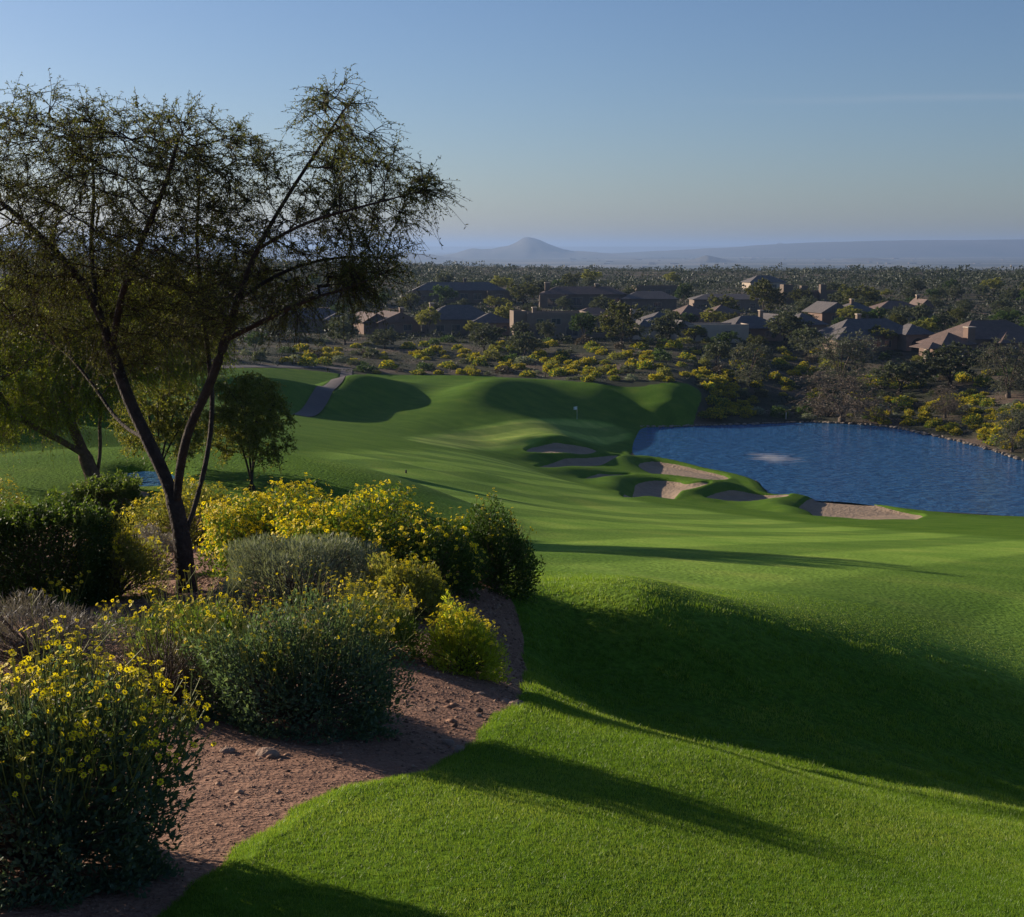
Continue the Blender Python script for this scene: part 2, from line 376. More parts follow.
def grass_mat():
    """var: 0 rough, .5 fairway, 1 green"""
    m, nt, out = newmat('turf')
    g = N(nt, 'ShaderNodeNewGeometry'); at_ = N(nt, 'ShaderNodeAttribute', attribute_name='var')
    def noise(s, d=8):
        n = N(nt, 'ShaderNodeTexNoise'); n.inputs['Scale'].default_value = s; n.inputs['Detail'].default_value = d; nt.links.new(g.outputs['Position'], n.inputs[0]); return n
    r = ramp(nt, [(0, (.08,.155,.016)), (.5, (.155,.26,.042)), (1, (.225,.31,.065))]); nt.links.new(at_.outputs['Fac'], r.inputs[0])
    # mowing stripes on the fairway
    mp = N(nt, 'ShaderNodeMapping'); mp.inputs['Rotation'].default_value = (0, 0, math.radians(30)); nt.links.new(g.outputs['Position'], mp.inputs[0])
    wv = N(nt, 'ShaderNodeTexWave', wave_type='BANDS'); wv.inputs['Scale'].default_value = .048; wv.inputs['Distortion'].default_value = 1.0; wv.inputs['Detail'].default_value = 1; wv.inputs['Detail Scale'].default_value = .25
    nt.links.new(mp.outputs[0], wv.inputs[0])
    st = ramp(nt, [(.38, (.76,.80,.74)), (.62, (1.2,1.16,1.1))]); nt.links.new(wv.outputs[0], st.inputs[0])
    q = N(nt, 'ShaderNodeMixRGB', blend_type='MULTIPLY'); sf = N(nt, 'ShaderNodeMapRange'); sf.inputs[2].default_value = .45; nt.links.new(at_.outputs['Fac'], sf.inputs[0]); nt.links.new(sf.outputs[0], q.inputs[0]); nt.links.new(r.outputs[0], q.inputs[1]); nt.links.new(st.outputs[0], q.inputs[2])
    n1 = noise(.35, 10); v = ramp(nt, [(.3, (.72,.80,.7)), (.55, (1.02,1.0,1.0)), (.72, (1.38,1.12,1.3))]); nt.links.new(n1.outputs[0], v.inputs[0])
    q2 = N(nt, 'ShaderNodeMixRGB', blend_type='MULTIPLY'); q2.inputs[0].default_value = 1; nt.links.new(q.outputs[0], q2.inputs[1]); nt.links.new(v.outputs[0], q2.inputs[2])
    n2 = noise(11, 8); v2 = ramp(nt, [(.35, (.6,.62,.55)), (.65, (1.35,1.3,1.3))]); nt.links.new(n2.outputs[0], v2.inputs[0])
    q3 = N(nt, 'ShaderNodeMixRGB', blend_type='MULTIPLY'); q3.inputs[0].default_value = .8; nt.links.new(q2.outputs[0], q3.inputs[1]); nt.links.new(v2.outputs[0], q3.inputs[2])
    p = N(nt, 'ShaderNodeBsdfPrincipled'); p.inputs['Roughness'].default_value = .9; p.inputs['Specular IOR Level'].default_value = .03
    nt.links.new(q3.outputs[0], p.inputs['Base Color'])
    bm = N(nt, 'ShaderNodeBump'); bm.inputs['Strength'].default_value = 1; bm.inputs['Distance'].default_value = .07; nt.links.new(n2.outputs[0], bm.inputs['Height']); bs = N(nt, 'ShaderNodeMapRange'); bs.inputs[2].default_value = .5; bs.inputs[3].default_value = 1.; bs.inputs[4].default_value = .38; nt.links.new(at_.outputs['Fac'], bs.inputs[0]); nt.links.new(bs.outputs[0], bm.inputs['Strength'])
    nt.links.new(bm.outputs[0], p.inputs['Normal'])
    nt.links.new(p.outputs[0], out.inputs[0]); return m
M = {}
M['soil'] = ground_mat(); M['turf'] = grass_mat()
M['sand'] = solid('bunker_sand', (.31,.22,.15), (.24,.17,.115), .8, .95, .5, 2.5)
# desert ground: everywhere; a bit lower under deep lawn so the sheets never fight
Zg = GZ-np.where(SL > .6, .25, 0)*sstep(.6, 1.5, SL)
bmin = np.full(GX.shape, -99.)
for poly, cen, lab, lip in bunk: bmin = np.maximum(bmin, local(poly, GX, GY, 6))
Zg = Zg-np.where(bmin > -3, .9, 0)
tag(sheet('desert_ground', np.ones(GX.shape, bool), Zg, M['soil']), kind='structure')
# lawn
var = np.clip(sdf(fair_poly, GX, GY)/2.5+.5, 0, 1)*.5
var = np.maximum(var, np.clip(local(green_poly, GX, GY, 12)/2+.5, 0, 1))
Zl = GZ+off
Zl = Zl-.75*sstep(-.1, 1.0, bmin)                     # hollow under the sand
sp_ = np.maximum(local(path_poly, GX, GY, 6), local(path_poly2, GX, GY, 6)); Zl = Zl-.25*sstep(-.3, .3, sp_)
keep = (SL > -1.0-RR*.01) & (local(lake_poly, GX, GY, 5) < 6)
tag(sheet('lawn', keep, Zl, M['turf'], var), kind='structure')
# ground closer than the first ring
def Hl(x, y): return H(x, y)
# sand sheets
for poly, cen, lab, lip in bunk:
    P = np.array(poly); x0, x1, y0, y1 = P[:,0].min()-.8, P[:,0].max()+.8, P[:,1].min()-.8, P[:,1].max()+.8
    nx = int((x1-x0)/.18)+2; ny = int((y1-y0)/.18)+2
    X, Y = np.meshgrid(np.linspace(x0, x1, nx), np.linspace(y0, y1, ny)); s = sdf(poly, X, Y)
    Z = H(X, Y)-.13-.28*sstep(-.1, 1.3, s)+vnoise(X, Y, .7, 3)*.02
    I = np.arange(nx*ny).reshape(ny, nx); f = np.stack([I[:-1,:-1], I[:-1,1:], I[1:,1:], I[1:,:-1]], -1).reshape(-1, 4)
    kk = (s > -.55); k = (kk[:-1,:-1] & kk[:-1,1:] & kk[1:,1:] & kk[1:,:-1]).ravel(); f = f[k]
    u, inv = np.unique(f, return_inverse=True)
    o = npmesh('sand_bunker', np.stack([X.ravel()[u], Y.ravel()[u], Z.ravel()[u]], -1), inv.reshape(-1, 4), M['sand'], smooth=True)
    tag(o, lab, 'bunker', 'bunkers beside the pond', 'structure')
# cart path
def drape(name, poly, dz, step, mat, thick=.08, zf=None):
    P = np.array(poly); x0, x1, y0, y1 = P[:,0].min(), P[:,0].max(), P[:,1].min(), P[:,1].max()
    half = len(poly)//2; L = poly[:half]; R = poly[half:][::-1]; V = []; f = []
    for i in range(half):
        for k in range(9):
            p = L[i]*(1-k/8)+R[i]*k/8; V.append((p[0], p[1], 0))
    V = np.array(V); V[:,2] = H(V[:,0], V[:,1])+dz
    for i in range(half-1):
        for k in range(8): a = i*9+k; f.append((a, a+1, a+10, a+9))
    return npmesh(name, V, np.array(f), mat, smooth=True)
M['concrete'] = solid('path_concrete', (.11,.085,.085), (.085,.07,.07), .5, .9, .2, 5)
tag(drape('cart_path', path_poly, .06, .5, M['concrete']), kind='structure'); tag(drape('cart_path', path_poly2, .066, .5, M['concrete']), kind='structure')
# water
def water_mat(name, patch=None):
    m, nt, out = newmat(name)
    g = N(nt, 'ShaderNodeNewGeometry')
    p = N(nt, 'ShaderNodeBsdfPrincipled'); p.inputs['Base Color'].default_value = (.035,.13,.30,1); p.inputs['Roughness'].default_value = .1; p.inputs['IOR'].default_value = 1.33
    mp = N(nt, 'ShaderNodeMapping'); mp.inputs['Scale'].default_value = (.55, 1.1, 1); mp.inputs['Rotation'].default_value = (0, 0, .15); nt.links.new(g.outputs['Position'], mp.inputs[0])
    n = N(nt, 'ShaderNodeTexNoise'); n.inputs['Scale'].default_value = .9; n.inputs['Detail'].default_value = 5; n.inputs['Roughness'].default_value = .6; nt.links.new(mp.outputs[0], n.inputs[0])
    b = N(nt, 'ShaderNodeBump'); b.inputs['Strength'].default_value = 1; b.inputs['Distance'].default_value = .9; nt.links.new(n.outputs[0], b.inputs['Height']); nt.links.new(b.outputs[0], p.inputs['Normal'])
    mp2 = N(nt, 'ShaderNodeMapping'); mp2.inputs['Scale'].default_value = (.14, .42, 1); mp2.inputs['Rotation'].default_value = (0, 0, -.12); nt.links.new(g.outputs['Position'], mp2.inputs[0])
    nw = N(nt, 'ShaderNodeTexNoise'); nw.inputs['Scale'].default_value = 1.; nw.inputs['Detail'].default_value = 5; nw.inputs['Roughness'].default_value = .62; nt.links.new(mp2.outputs[0], nw.inputs[0])
    b2 = N(nt, 'ShaderNodeBump'); b2.inputs['Distance'].default_value = 1.0; nt.links.new(nw.outputs[0], b2.inputs['Height']); nt.links.new(b2.outputs[0], b.inputs['Normal'])
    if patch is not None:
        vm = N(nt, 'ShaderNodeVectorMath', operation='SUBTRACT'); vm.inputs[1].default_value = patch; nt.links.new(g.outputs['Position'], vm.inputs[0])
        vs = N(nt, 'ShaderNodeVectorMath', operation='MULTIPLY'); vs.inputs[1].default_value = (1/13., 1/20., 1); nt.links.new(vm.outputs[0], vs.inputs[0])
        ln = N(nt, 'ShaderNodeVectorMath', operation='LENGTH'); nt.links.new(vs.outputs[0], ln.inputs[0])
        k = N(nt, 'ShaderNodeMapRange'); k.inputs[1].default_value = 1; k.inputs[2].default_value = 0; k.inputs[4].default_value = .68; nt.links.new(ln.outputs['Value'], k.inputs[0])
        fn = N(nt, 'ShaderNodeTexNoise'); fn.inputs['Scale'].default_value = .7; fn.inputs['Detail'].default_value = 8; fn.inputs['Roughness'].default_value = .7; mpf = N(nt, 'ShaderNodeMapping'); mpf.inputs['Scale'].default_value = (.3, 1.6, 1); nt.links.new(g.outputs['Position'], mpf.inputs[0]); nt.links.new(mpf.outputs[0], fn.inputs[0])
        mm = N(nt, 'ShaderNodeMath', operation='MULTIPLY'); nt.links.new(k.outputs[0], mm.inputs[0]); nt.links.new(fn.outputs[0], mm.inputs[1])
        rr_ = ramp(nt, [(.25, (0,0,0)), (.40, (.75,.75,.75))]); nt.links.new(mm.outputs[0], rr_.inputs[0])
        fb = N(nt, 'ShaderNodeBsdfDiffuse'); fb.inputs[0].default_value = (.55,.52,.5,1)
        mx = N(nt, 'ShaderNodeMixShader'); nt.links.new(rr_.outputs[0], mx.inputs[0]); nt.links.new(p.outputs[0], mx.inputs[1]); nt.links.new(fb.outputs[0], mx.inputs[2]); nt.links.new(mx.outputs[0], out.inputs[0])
    else: nt.links.new(p.outputs[0], out.inputs[0])
    return m
def flat(name, poly, z, mat, grow=1.0):
    P = np.array([q[:2] for q in poly]); cen = P.mean(0)
    nn = len(P); V = []
    e = np.roll(P, -1, 0)-np.roll(P, 1, 0); e /= np.linalg.norm(e, axis=1)[:,None]; no = np.stack([e[:,1], -e[:,0]], -1)
    if pip([tuple(a) for a in P], np.array([P[0,0]+no[0,0]*.05]), np.array([P[0,1]+no[0,1]*.05]))[0]: no = -no
    P2 = P+no*grow
    me = bpy.data.meshes.new(name); me.from_pydata([(a, b, z) for a, b in P2], [], [tuple(range(nn))]); me.materials.append(mat); me.update()
    o = link(bpy.data.objects.new(name, me)); 
    return o
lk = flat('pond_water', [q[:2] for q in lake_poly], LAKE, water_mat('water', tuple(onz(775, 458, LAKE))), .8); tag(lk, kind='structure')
pw = flat('small_pond_water', pond_poly, PONDZ, water_mat('small_water'), .4); tag(pw, kind='structure')
# ------------------------------------------------------------------ vegetation helpers
def unit(v): return v/(np.linalg.norm(v, axis=-1, keepdims=True)+1e-9)
def leaves(P, D, L, Wd, rg=rng, mid=.5):
    n = len(P); L = np.broadcast_to(L, n)[:,None]; Wd = np.broadcast_to(Wd, n)[:,None]
    D = unit(D); R = unit(np.cross(D, rg.normal(size=(n,3)))); Nn = np.cross(D, R)
    V = np.empty((n,4,3)); V[:,0] = P; V[:,1] = P+D*L*mid+R*Wd/2+Nn*Wd*.18; V[:,2] = P+D*L; V[:,3] = P+D*L*mid-R*Wd/2+Nn*Wd*.18
    f = np.arange(n*4).reshape(n,4)
    return V.reshape(-1,3), f
def tubes(PL, r0, r1, sides=4):
    """PL (n,k,3) polylines -> verts, quads"""
    n, k, _ = PL.shape
    T = np.empty_like(PL); T[:,1:-1] = PL[:,2:]-PL[:,:-2]; T[:,0] = PL[:,1]-PL[:,0]; T[:,-1] = PL[:,-1]-PL[:,-2]; T = unit(T)
    ref = np.where(np.abs(T[...,2:3]) > .9, np.array([1.,0,0]), np.array([0,0,1.]))
    A = unit(np.cross(T, ref)); B = np.cross(T, A)
    r = (np.broadcast_to(r0, n)[:,None]*(1-np.linspace(0,1,k))+np.broadcast_to(r1, n)[:,None]*np.linspace(0,1,k))[...,None,None]
    a = np.arange(sides)*2*PI/sides
    V = PL[:,:,None,:]+r*(np.cos(a)[None,None,:,None]*A[:,:,None,:]+np.sin(a)[None,None,:,None]*B[:,:,None,:])
    I = np.arange(n*k*sides).reshape(n,k,sides); J = np.roll(I, -1, 2)
    f = np.stack([I[:,:-1], J[:,:-1], J[:,1:], I[:,1:]], -1).reshape(-1,4)
    return V.reshape(-1,3), f
def join(parts):
    Vs = []; Fs = []; b = 0
    for V, f in parts: Vs.append(V); Fs.append(f+b); b += len(V)
    return np.concatenate(Vs), Fs
def heads(P, Nn, R, petals=8, rg=rng):
    """daisy heads: petals quads + a domed centre; returns V, petal faces, centre faces"""
    n = len(P); R = np.broadcast_to(R, n); Nn = unit(Nn)
    A = unit(np.cross(Nn, rg.normal(size=(n,3)))); B = np.cross(Nn, A); V = []; 
    ang = np.arange(petals)*2*PI/petals; out = np.empty((n,petals,4,3))
    for j, t in enumerate(ang):
        d = A*math.cos(t)+B*math.sin(t); s = -A*math.sin(t)+B*math.cos(t); r = R[:,None]
        w = r*math.tan(PI/petals)*.62; lift = rg.uniform(-.15,.25,(n,1))
        out[:,j,0] = P+d*r*.2; out[:,j,1] = P+d*r*.7+s*w+Nn*r*.08; out[:,j,2] = P+d*r*rg.uniform(.9,1.1,(n,1))+Nn*r*lift; out[:,j,3] = P+d*r*.7-s*w+Nn*r*.08
    Vp = out.reshape(-1,3); fp = np.arange(len(Vp)).reshape(-1,4)
    cv = np.empty((n,7,3))
    for j in range(6):
        t = j*PI/3; cv[:,j] = P+(A*math.cos(t)+B*math.sin(t))*R[:,None]*.3
    cv[:,6] = P+Nn*R[:,None]*.22
    base = len(Vp); I = np.arange(n)[:,None]*7+base
    fc = np.concatenate([np.concatenate([I+j, I+(j+1) % 6, I+6], 1) for j in range(6)])
    return np.concatenate([Vp, cv.reshape(-1,3)]), fp, fc
def hemi(n, rg, lo=-.05):
    z = rg.uniform(lo, 1, n); a = rg.uniform(0, 2*PI, n); s = np.sqrt(np.maximum(0, 1-z*z)); return np.stack([s*np.cos(a), s*np.sin(a), z], -1)
def lump(d, seed, amp=.16):
    k = seed*2.3
    return 1+amp*(np.sin(d[:,0]*5+k)*np.sin(d[:,1]*4.3+k*2)+.7*np.sin(d[:,2]*7+k*3+d[:,0]*4)+.6*np.sin(d[:,0]*11+d[:,1]*9+k))

# leaf colours
M['leaf_blue'] = leafmat('brittlebush_leaf', [(.06,.10,.07),(.10,.155,.09),(.15,.20,.11)], .42)
M['leaf_green'] = leafmat('shrub_leaf', [(.06,.11,.02),(.11,.17,.03),(.18,.22,.05)], .45)
M['leaf_hedge'] = leafmat('hedge_leaf', [(.03,.06,.014),(.05,.09,.018),(.085,.13,.03)], .35)
M['leaf_grey'] = leafmat('sage_leaf', [(.12,.14,.10),(.19,.215,.15),(.27,.29,.21)], .25)
M['leaf_lav'] = leafmat('lavender_leaf', [(.12,.10,.11),(.19,.17,.18),(.25,.22,.22)], .2)
M['leaf_mesq'] = leafmat('mesquite_leaf', [(.045,.06,.016),(.08,.09,.024),(.13,.12,.04)], .45)
M['leaf_palo'] = leafmat('paloverde_leaf', [(.18,.23,.02),(.29,.34,.03),(.40,.42,.05)], .5)
M['leaf_olive'] = leafmat('olive_leaf', [(.11,.12,.03),(.18,.185,.045),(.25,.24,.07)], .5)
M['leaf_dull'] = leafmat('desert_tree_leaf', [(.05,.065,.035),(.08,.095,.05),(.11,.12,.07)], .3)
M['leaf_scrub'] = leafmat('scrub_leaf', [(.022,.032,.018),(.038,.05,.026),(.062,.072,.04)], .2)
M['leaf_ash'] = leafmat('ashy_leaf', [(.05,.06,.045),(.085,.095,.07),(.12,.13,.10)], .3)
M['leaf_twig'] = leafmat('dry_twig', [(.08,.06,.045),(.13,.10,.075),(.17,.14,.10)], .1)
M['leaf_yel'] = leafmat('yellow_bloom', [(.24,.20,.02),(.42,.34,.02),(.60,.46,.02)], .4)
M['petal'] = leafmat('yellow_petal', [(.72,.56,.01),(.82,.66,.015),(.88,.72,.02)], .4)
M['disc'] = solid('flower_disc', (.30,.16,.03), (.16,.08,.02), 300)
M['stem'] = leafmat('green_stem', [(.16,.19,.04),(.24,.26,.06),(.32,.31,.10)], .15)
M['wood'] = solid('grey_wood', (.16,.12,.09), (.07,.05,.04), 9, .9, .6, 30)
M['bark'] = solid('dark_bark', (.06,.042,.032), (.025,.018,.015), 9, .95, .9, 26)
M['bark_red'] = solid('reddish_bark', (.17,.10,.065), (.08,.045,.03), 8, .95, .8, 22)

def near_bush(name, label, cat, px, py, wid, dep, hei, nleaf, ll, lw, leafm, nst=70, nfl=0, fl_len=.2, fl_r=.016, seed=1, indiv=0, group=None, up=.4, yel=0, lo=-.05, shell=.45, pos=None, amp=.16, droop=0):
    rg = np.random.default_rng(seed)
    g = on(px, py) if pos is None else np.array(pos)
    root = empty(name, g, 0, label, cat, group)
    a, b, h = wid/2, dep/2, hei
    sc_ = np.array([a, b, h])
    # ground difference under the bush so that it hugs the slope
    def gz(P): return H(P[:,0]+g[0], P[:,1]+g[1])-g[2]
    d = hemi(nleaf, rg, lo); r = rg.uniform(shell, 1, nleaf)**.6*lump(d, seed, amp)
    def sh_(d): return np.stack([d[:,0]*(1+.12*np.sqrt(np.clip(d[:,2],0,1))), d[:,1]*(1+.12*np.sqrt(np.clip(d[:,2],0,1))), np.sign(d[:,2])*np.abs(d[:,2])**.68], -1)
    P = sh_(d)*r[:,None]*sc_
    P[:,2] = np.maximum(P[:,2], .02)+gz(P)
    D = unit(d*sc_)*.7+rg.normal(size=(nleaf,3))*.6+np.array([0,0,up])
    V, f = leaves(P, D, rg.uniform(.6,1.2,nleaf)*ll, rg.uniform(.7,1.2,nleaf)*lw, rg)
    v = np.clip(rg.normal(.45,.25,nleaf)+.0, 0, 1)
    npmesh('foliage', V, f, M[leafm], root, var=np.repeat(v, 4))
    # inner stems
    d2 = hemi(nst, rg, .05); e = sh_(d2)*(lump(d2, seed, amp)*.93)[:,None]*sc_; s = rg.normal(size=(nst,3))*.05*sc_; s[:,2] = 0
    t = np.linspace(0, 1, 5)[None,:,None]; PL = s[:,None]*(1-t)+e[:,None]*t
    PL[:,:,2] = e[:,None,2]*(t[...,0]**.8); PL += rg.normal(size=PL.shape)*.02*hei*(t*(1-t)*4)
    PL[:,:,2] += gz(PL[:,:,:].reshape(-1,3)).reshape(nst,5)*1.0
    V, f = tubes(PL, .006+.006*hei, .002, 4)
    npmesh('stems', V, f, M['wood'], root, smooth=True)
    if nfl:
        d3 = hemi(nfl, rg, .38); b0 = sh_(d3)*(lump(d3, seed, amp)*.88)[:,None]*sc_; b0[:,2] += gz(b0)
        dirn = unit(unit(d3*sc_)*.55+np.array([0,0,.8])+rg.normal(size=(nfl,3))*.22)
        Ln = rg.uniform(.6,1.25,nfl)[:,None]*fl_len
        t = np.linspace(0,1,4)[None,:,None]
        PL = b0[:,None]+dirn[:,None]*Ln[:,None]*t+np.array([0,0,1.])*(t**2)*Ln[:,None]*.15+rg.normal(size=(nfl,1,3))*.06*Ln[:,None]*t**2
        V, f = tubes(PL, .003, .0018, 3)
        tip = PL[:,-1]
        # forks
        m = int(nfl*.8); k = rg.integers(0, nfl, m); p0 = PL[k,2]; dd = unit(dirn[k]+rg.normal(size=(m,3))*.45); L2 = rg.uniform(.3,.6,m)[:,None]*fl_len
        PL2 = p0[:,None]+dd[:,None]*L2[:,None]*np.linspace(0,1,3)[None,:,None]
        V2, f2 = tubes(PL2, .0017, .0012, 3)
        tips = np.concatenate([tip, PL2[:,-1]]); nrm = unit(np.concatenate([dirn, dd])+rg.normal(size=(nfl+m,3))*.35+np.array([0,-.15,.1]))
        V, fs = join([(V,f),(V2,f2)])
        tag(npmesh('flower_stalks', V, fs, M['stem'], root, var=rg.uniform(0,1,len(V))), kind='stuff')
        n = len(tips); R = rg.uniform(.75,1.2,n)*fl_r
        ix = np.arange(n)
        if indiv:
            # the ones facing the viewer, largest in the picture
            sc3 = np.linalg.norm(tips+g, axis=1)-.6*tips[:,2]; order = np.argsort(sc3); own = order[:indiv]; ix = order[indiv:]
            V, fp, fc = heads(np.zeros((1,3)), np.array([[0,0,1.]]), 1., 11, rg)
            pr = None
            for i in own:
                if pr is None:
                    pr = npmesh('flower', V, [fp, fc], [M['petal'], M['disc']], root, midx=[0]*len(fp)+[1]*len(fc), var=np.full(len(V), .6)); o = pr
                else:
                    o = pr.copy(); C.objects.link(o); o.parent = root
                o.location = tips[i]; o.scale = (R[i],)*3
                o.rotation_euler = Vector(nrm[i]).to_track_quat('Z','Y').to_euler()
        V, fp, fc = heads(tips[ix], nrm[ix], R[ix], 8, rg)
        o = npmesh('flowers', V, [fp, fc], [M['petal'], M['disc']], root, midx=[0]*len(fp)+[1]*len(fc), var=rg.uniform(0,1,len(V)))
        tag(o, kind='stuff')
    if yel:
        d3 = hemi(yel, rg, .15); P = sh_(d3)*(lump(d3, seed, amp)*rg.uniform(.88,1.12,yel))[:,None]*sc_; P[:,2] += gz(P)
        V, fp, fc = heads(P, unit(d3*sc_)+rg.normal(size=(yel,3))*.5+np.array([0,0,.4]), rg.uniform(.7,1.2,yel)*fl_r, 6, rg)
        o = npmesh('blossoms', V, [fp, fc], [M['petal'], M['disc']], root, midx=[0]*len(fp)+[1]*len(fc), var=rg.uniform(0,1,len(V)))
        tag(o, kind='stuff')
    return root

def colonize(roots, attr, step, kill, infl, iters=80, jit=.15, rg=rng, grav=0.):
    """roots: list of polylines (list of 3-vectors); returns nodes, parents"""
    nodes = []; par = []
    for pl, pidx in roots:
        last = pidx if pidx is None or pidx >= 0 else -1
        for p in pl:
            nodes.append(np.array(p, float)); par.append(-1 if last is None else last); last = len(nodes)-1
    attr = np.array(attr); alive = np.ones(len(attr), bool); lastn = -1
    near_i = np.full(len(attr), -1); near_d = np.full(len(attr), 1e9); done = 0
    for it in range(iters):
        new = np.array(nodes[done:]); base_i = done; done = len(nodes)
        if len(new) == 0: break
        A_ = attr; d = np.linalg.norm(A_[:,None]-new[None], axis=-1) if len(new)*len(A_) < 4e7 else None
        j = d.argmin(1); dm = d[np.arange(len(A_)), j]; b = dm < near_d
        near_d = np.where(b, dm, near_d); near_i = np.where(b, j+base_i, near_i)
        alive &= near_d > kill
        act = alive & (near_d < infl)
        if not act.any(): break
        grp = {}
        for a in np.nonzero(act)[0]: grp.setdefault(near_i[a], []).append(a)
        for ni, al in grp.items():
            v = unit(attr[al]-nodes[ni]).sum(0); nv = np.linalg.norm(v)
            v = v/(nv+1e-9)+rg.normal(size=3)*jit+np.array([0,0,grav]); v /= np.linalg.norm(v)+1e-9
            p = nodes[ni]+v*step
            nodes.append(p); par.append(ni)
    return np.array(nodes), np.array(par)
def radii(nodes, par, tip, expo=2.3, base_min=None):
    n = len(nodes); s = np.zeros(n); ch = np.bincount(par[par >= 0], minlength=n)
    for i in range(n-1, -1, -1):
        if ch[i] == 0: s[i] = 1
        if par[i] >= 0: s[par[i]] += s[i]
    return tip*s**(1/expo), s
def skel_mesh(nodes, par, R, sides=7, taper_top=None):
    """tubes along every parent-child edge, rings shared along a chain"""
    n = len(nodes); k = np.nonzero(par >= 0)[0]; p = par[k]
    d = np.zeros((n,3)); d[k] = unit(nodes[k]-nodes[p])
    # ring direction at node: its incoming direction averaged with main child
    main = {}; 
    for i in k:
        q = par[i]
        if q not in main or R[i] > R[main[q]]: main[q] = i
    dn = d.copy()
    for q, i in main.items():
        dn[q] = unit(d[q]+d[i]) if par[q] >= 0 else d[i]
    ref = np.array([.31,.17,.93])
    def ring(c, dr, r):
        rf = np.where(np.abs((dr*ref).sum(-1, keepdims=True)) > .93, np.array([1.,0,0]), ref)
        A = unit(np.cross(dr, rf)); B = np.cross(dr, A); a = np.arange(sides)*2*PI/sides
        return c[:,None]+r[:,None,None]*(np.cos(a)[None,:,None]*A[:,None]+np.sin(a)[None,:,None]*B[:,None])
    ismain = np.array([main[par[i]] == i for i in k])
    startdir = np.where(ismain[:,None], dn[p], d[k]); rs = np.where(ismain, R[p], np.minimum(R[p], R[k]*1.15))
    V0 = ring(nodes[p], startdir, rs); V1 = ring(nodes[k], dn[k], R[k])
    V = np.concatenate([V0, V1], 1).reshape(-1,3); m = len(k); I = np.arange(m*2*sides).reshape(m,2,sides); J = np.roll(I, -1, 2)
    f = np.stack([I[:,0], J[:,0], J[:,1], I[:,1]], -1).reshape(-1,4)
    return V, f
def blob_points(lobes, n, rg, hollow=.3):
    """lobes: (centre, radii) ellipsoids; n points in proportion to volume"""
    w = np.array([np.prod(l[1]) for l in lobes]); w = w**.8; w /= w.sum(); out = []
    for (cc, rd), q in zip(lobes, w):
        m = max(3, int(n*q)); u = unit(rg.normal(size=(m,3))); r = rg.uniform(hollow**3, 1, m)**(1/3)
        out.append(np.array(cc)+u*r[:,None]*np.array(rd))
    return np.concatenate(out)

def grown_tree(name, label, cat, root_pos, limbs, lobes, nattr, leafm, barkm, nleaf, ll, lw, step=.22, kill=.3, infl=2.5, tip=.006, expo=2.2, seed=1,
               droop=.35, twig=.35, group=None, minr=None, hollow=.2, trunk_r=None, sides=7):
    """limbs: list of (polyline world pts, parent limb index or None, node index)"""
    rg = np.random.default_rng(seed); g = np.array(root_pos, float)
    root = empty(name, g, 0, label, cat, group)
    # resample limbs
    rts = []; starts = []; count = 0; lens = []
    for pl, pi, frac in limbs:
        q = chaikin_3([np.array(a)-g for a in pl], 2)
        L = []; 
        for i in range(len(q)-1):
            m = max(1, int(np.linalg.norm(q[i+1]-q[i])/step)); L += [q[i]*(1-j/m)+q[i+1]*j/m for j in range(m)]
        L.append(q[-1])
        if pi is None: rts.append((L, None)); starts.append(count)
        else:
            s0, ln = starts[pi], lens[pi]; 
            allp = np.array(rts[pi][0]); j = int(np.argmin(np.linalg.norm(allp-L[0], axis=1))); L = L[1:]
            rts.append((L, s0+j)); starts.append(count)
        lens.append(len(rts[-1][0])); count += lens[-1]
    attr = blob_points([(np.array(cc)-g, rd) for cc, rd in lobes], nattr, rg, hollow)
    nodes, par = colonize(rts, attr, step, kill, infl, 120, .18, rg)
    R, s = radii(nodes, par, tip, expo)
    if trunk_r: 
        k = trunk_r/R[0]; R = R*np.where(R > tip*2.5, 1+(k-1)*np.clip((R-tip*2.5)/(R[0]-tip*2.5), 0, 1), 1)
    flare = np.exp(-np.maximum(nodes[:,2]-nodes[0,2], 0)/.22)*.35; R = R*(1+np.where(s > s.max()*.7, flare, 0))
    V, f = skel_mesh(nodes, par, R, sides)
    thick = R[par[par >= 0]] > R[0]*.42
    F4 = f.reshape(len(thick), -1, 4)
    def sub(mask, nm):
        ff = F4[mask].reshape(-1,4); u, inv = np.unique(ff, return_inverse=True)
        return npmesh(nm, V[u], inv.reshape(-1,4), M[barkm], root, smooth=True)
    sub(thick, 'trunk'); sub(~thick, 'branches')
    # twigs and leaves
    tips = np.nonzero(s <= 3)[0]; nt_ = max(1, int(nleaf/14)); k = rg.choice(tips, nt_)
    p0 = nodes[k]; din = unit(nodes[k]-nodes[np.maximum(par[k],0)])
    dd = unit(din*.8+rg.normal(size=(nt_,3))*.55+np.array([0,0,.1])); tl = rg.uniform(.4,1.2,nt_)[:,None]*twig
    t = np.linspace(0,1,4)[None,:,None]
    PL = p0[:,None]+dd[:,None]*tl[:,None]*t+np.array([0,0,-1.])*droop*tl[:,None]*t**2
    V1, f1 = tubes(PL, tip*.7, tip*.3, 3); 
    tag(npmesh('twigs', V1, f1, M[barkm], root), kind='stuff')
    nn = int(nleaf/nt_); tt = rg.uniform(.1,1,(nt_,nn,1))
    P = p0[:,None]+dd[:,None]*tl[:,None]*tt+np.array([0,0,-1.])*droop*tl[:,None]*tt**2
    P = P.reshape(-1,3); D = np.repeat(dd, nn, 0)*.3+rg.normal(size=(len(P),3))*.8+np.array([0,0,-droop*.8])
    V2, f2 = leaves(P, D, rg.uniform(.6,1.3,len(P))*ll, rg.uniform(.7,1.2,len(P))*lw, rg)
    npmesh('crown', V2, f2, M[leafm], root, var=np.repeat(np.clip(rg.normal(.5,.25,len(P)),0,1), 4))
    return root
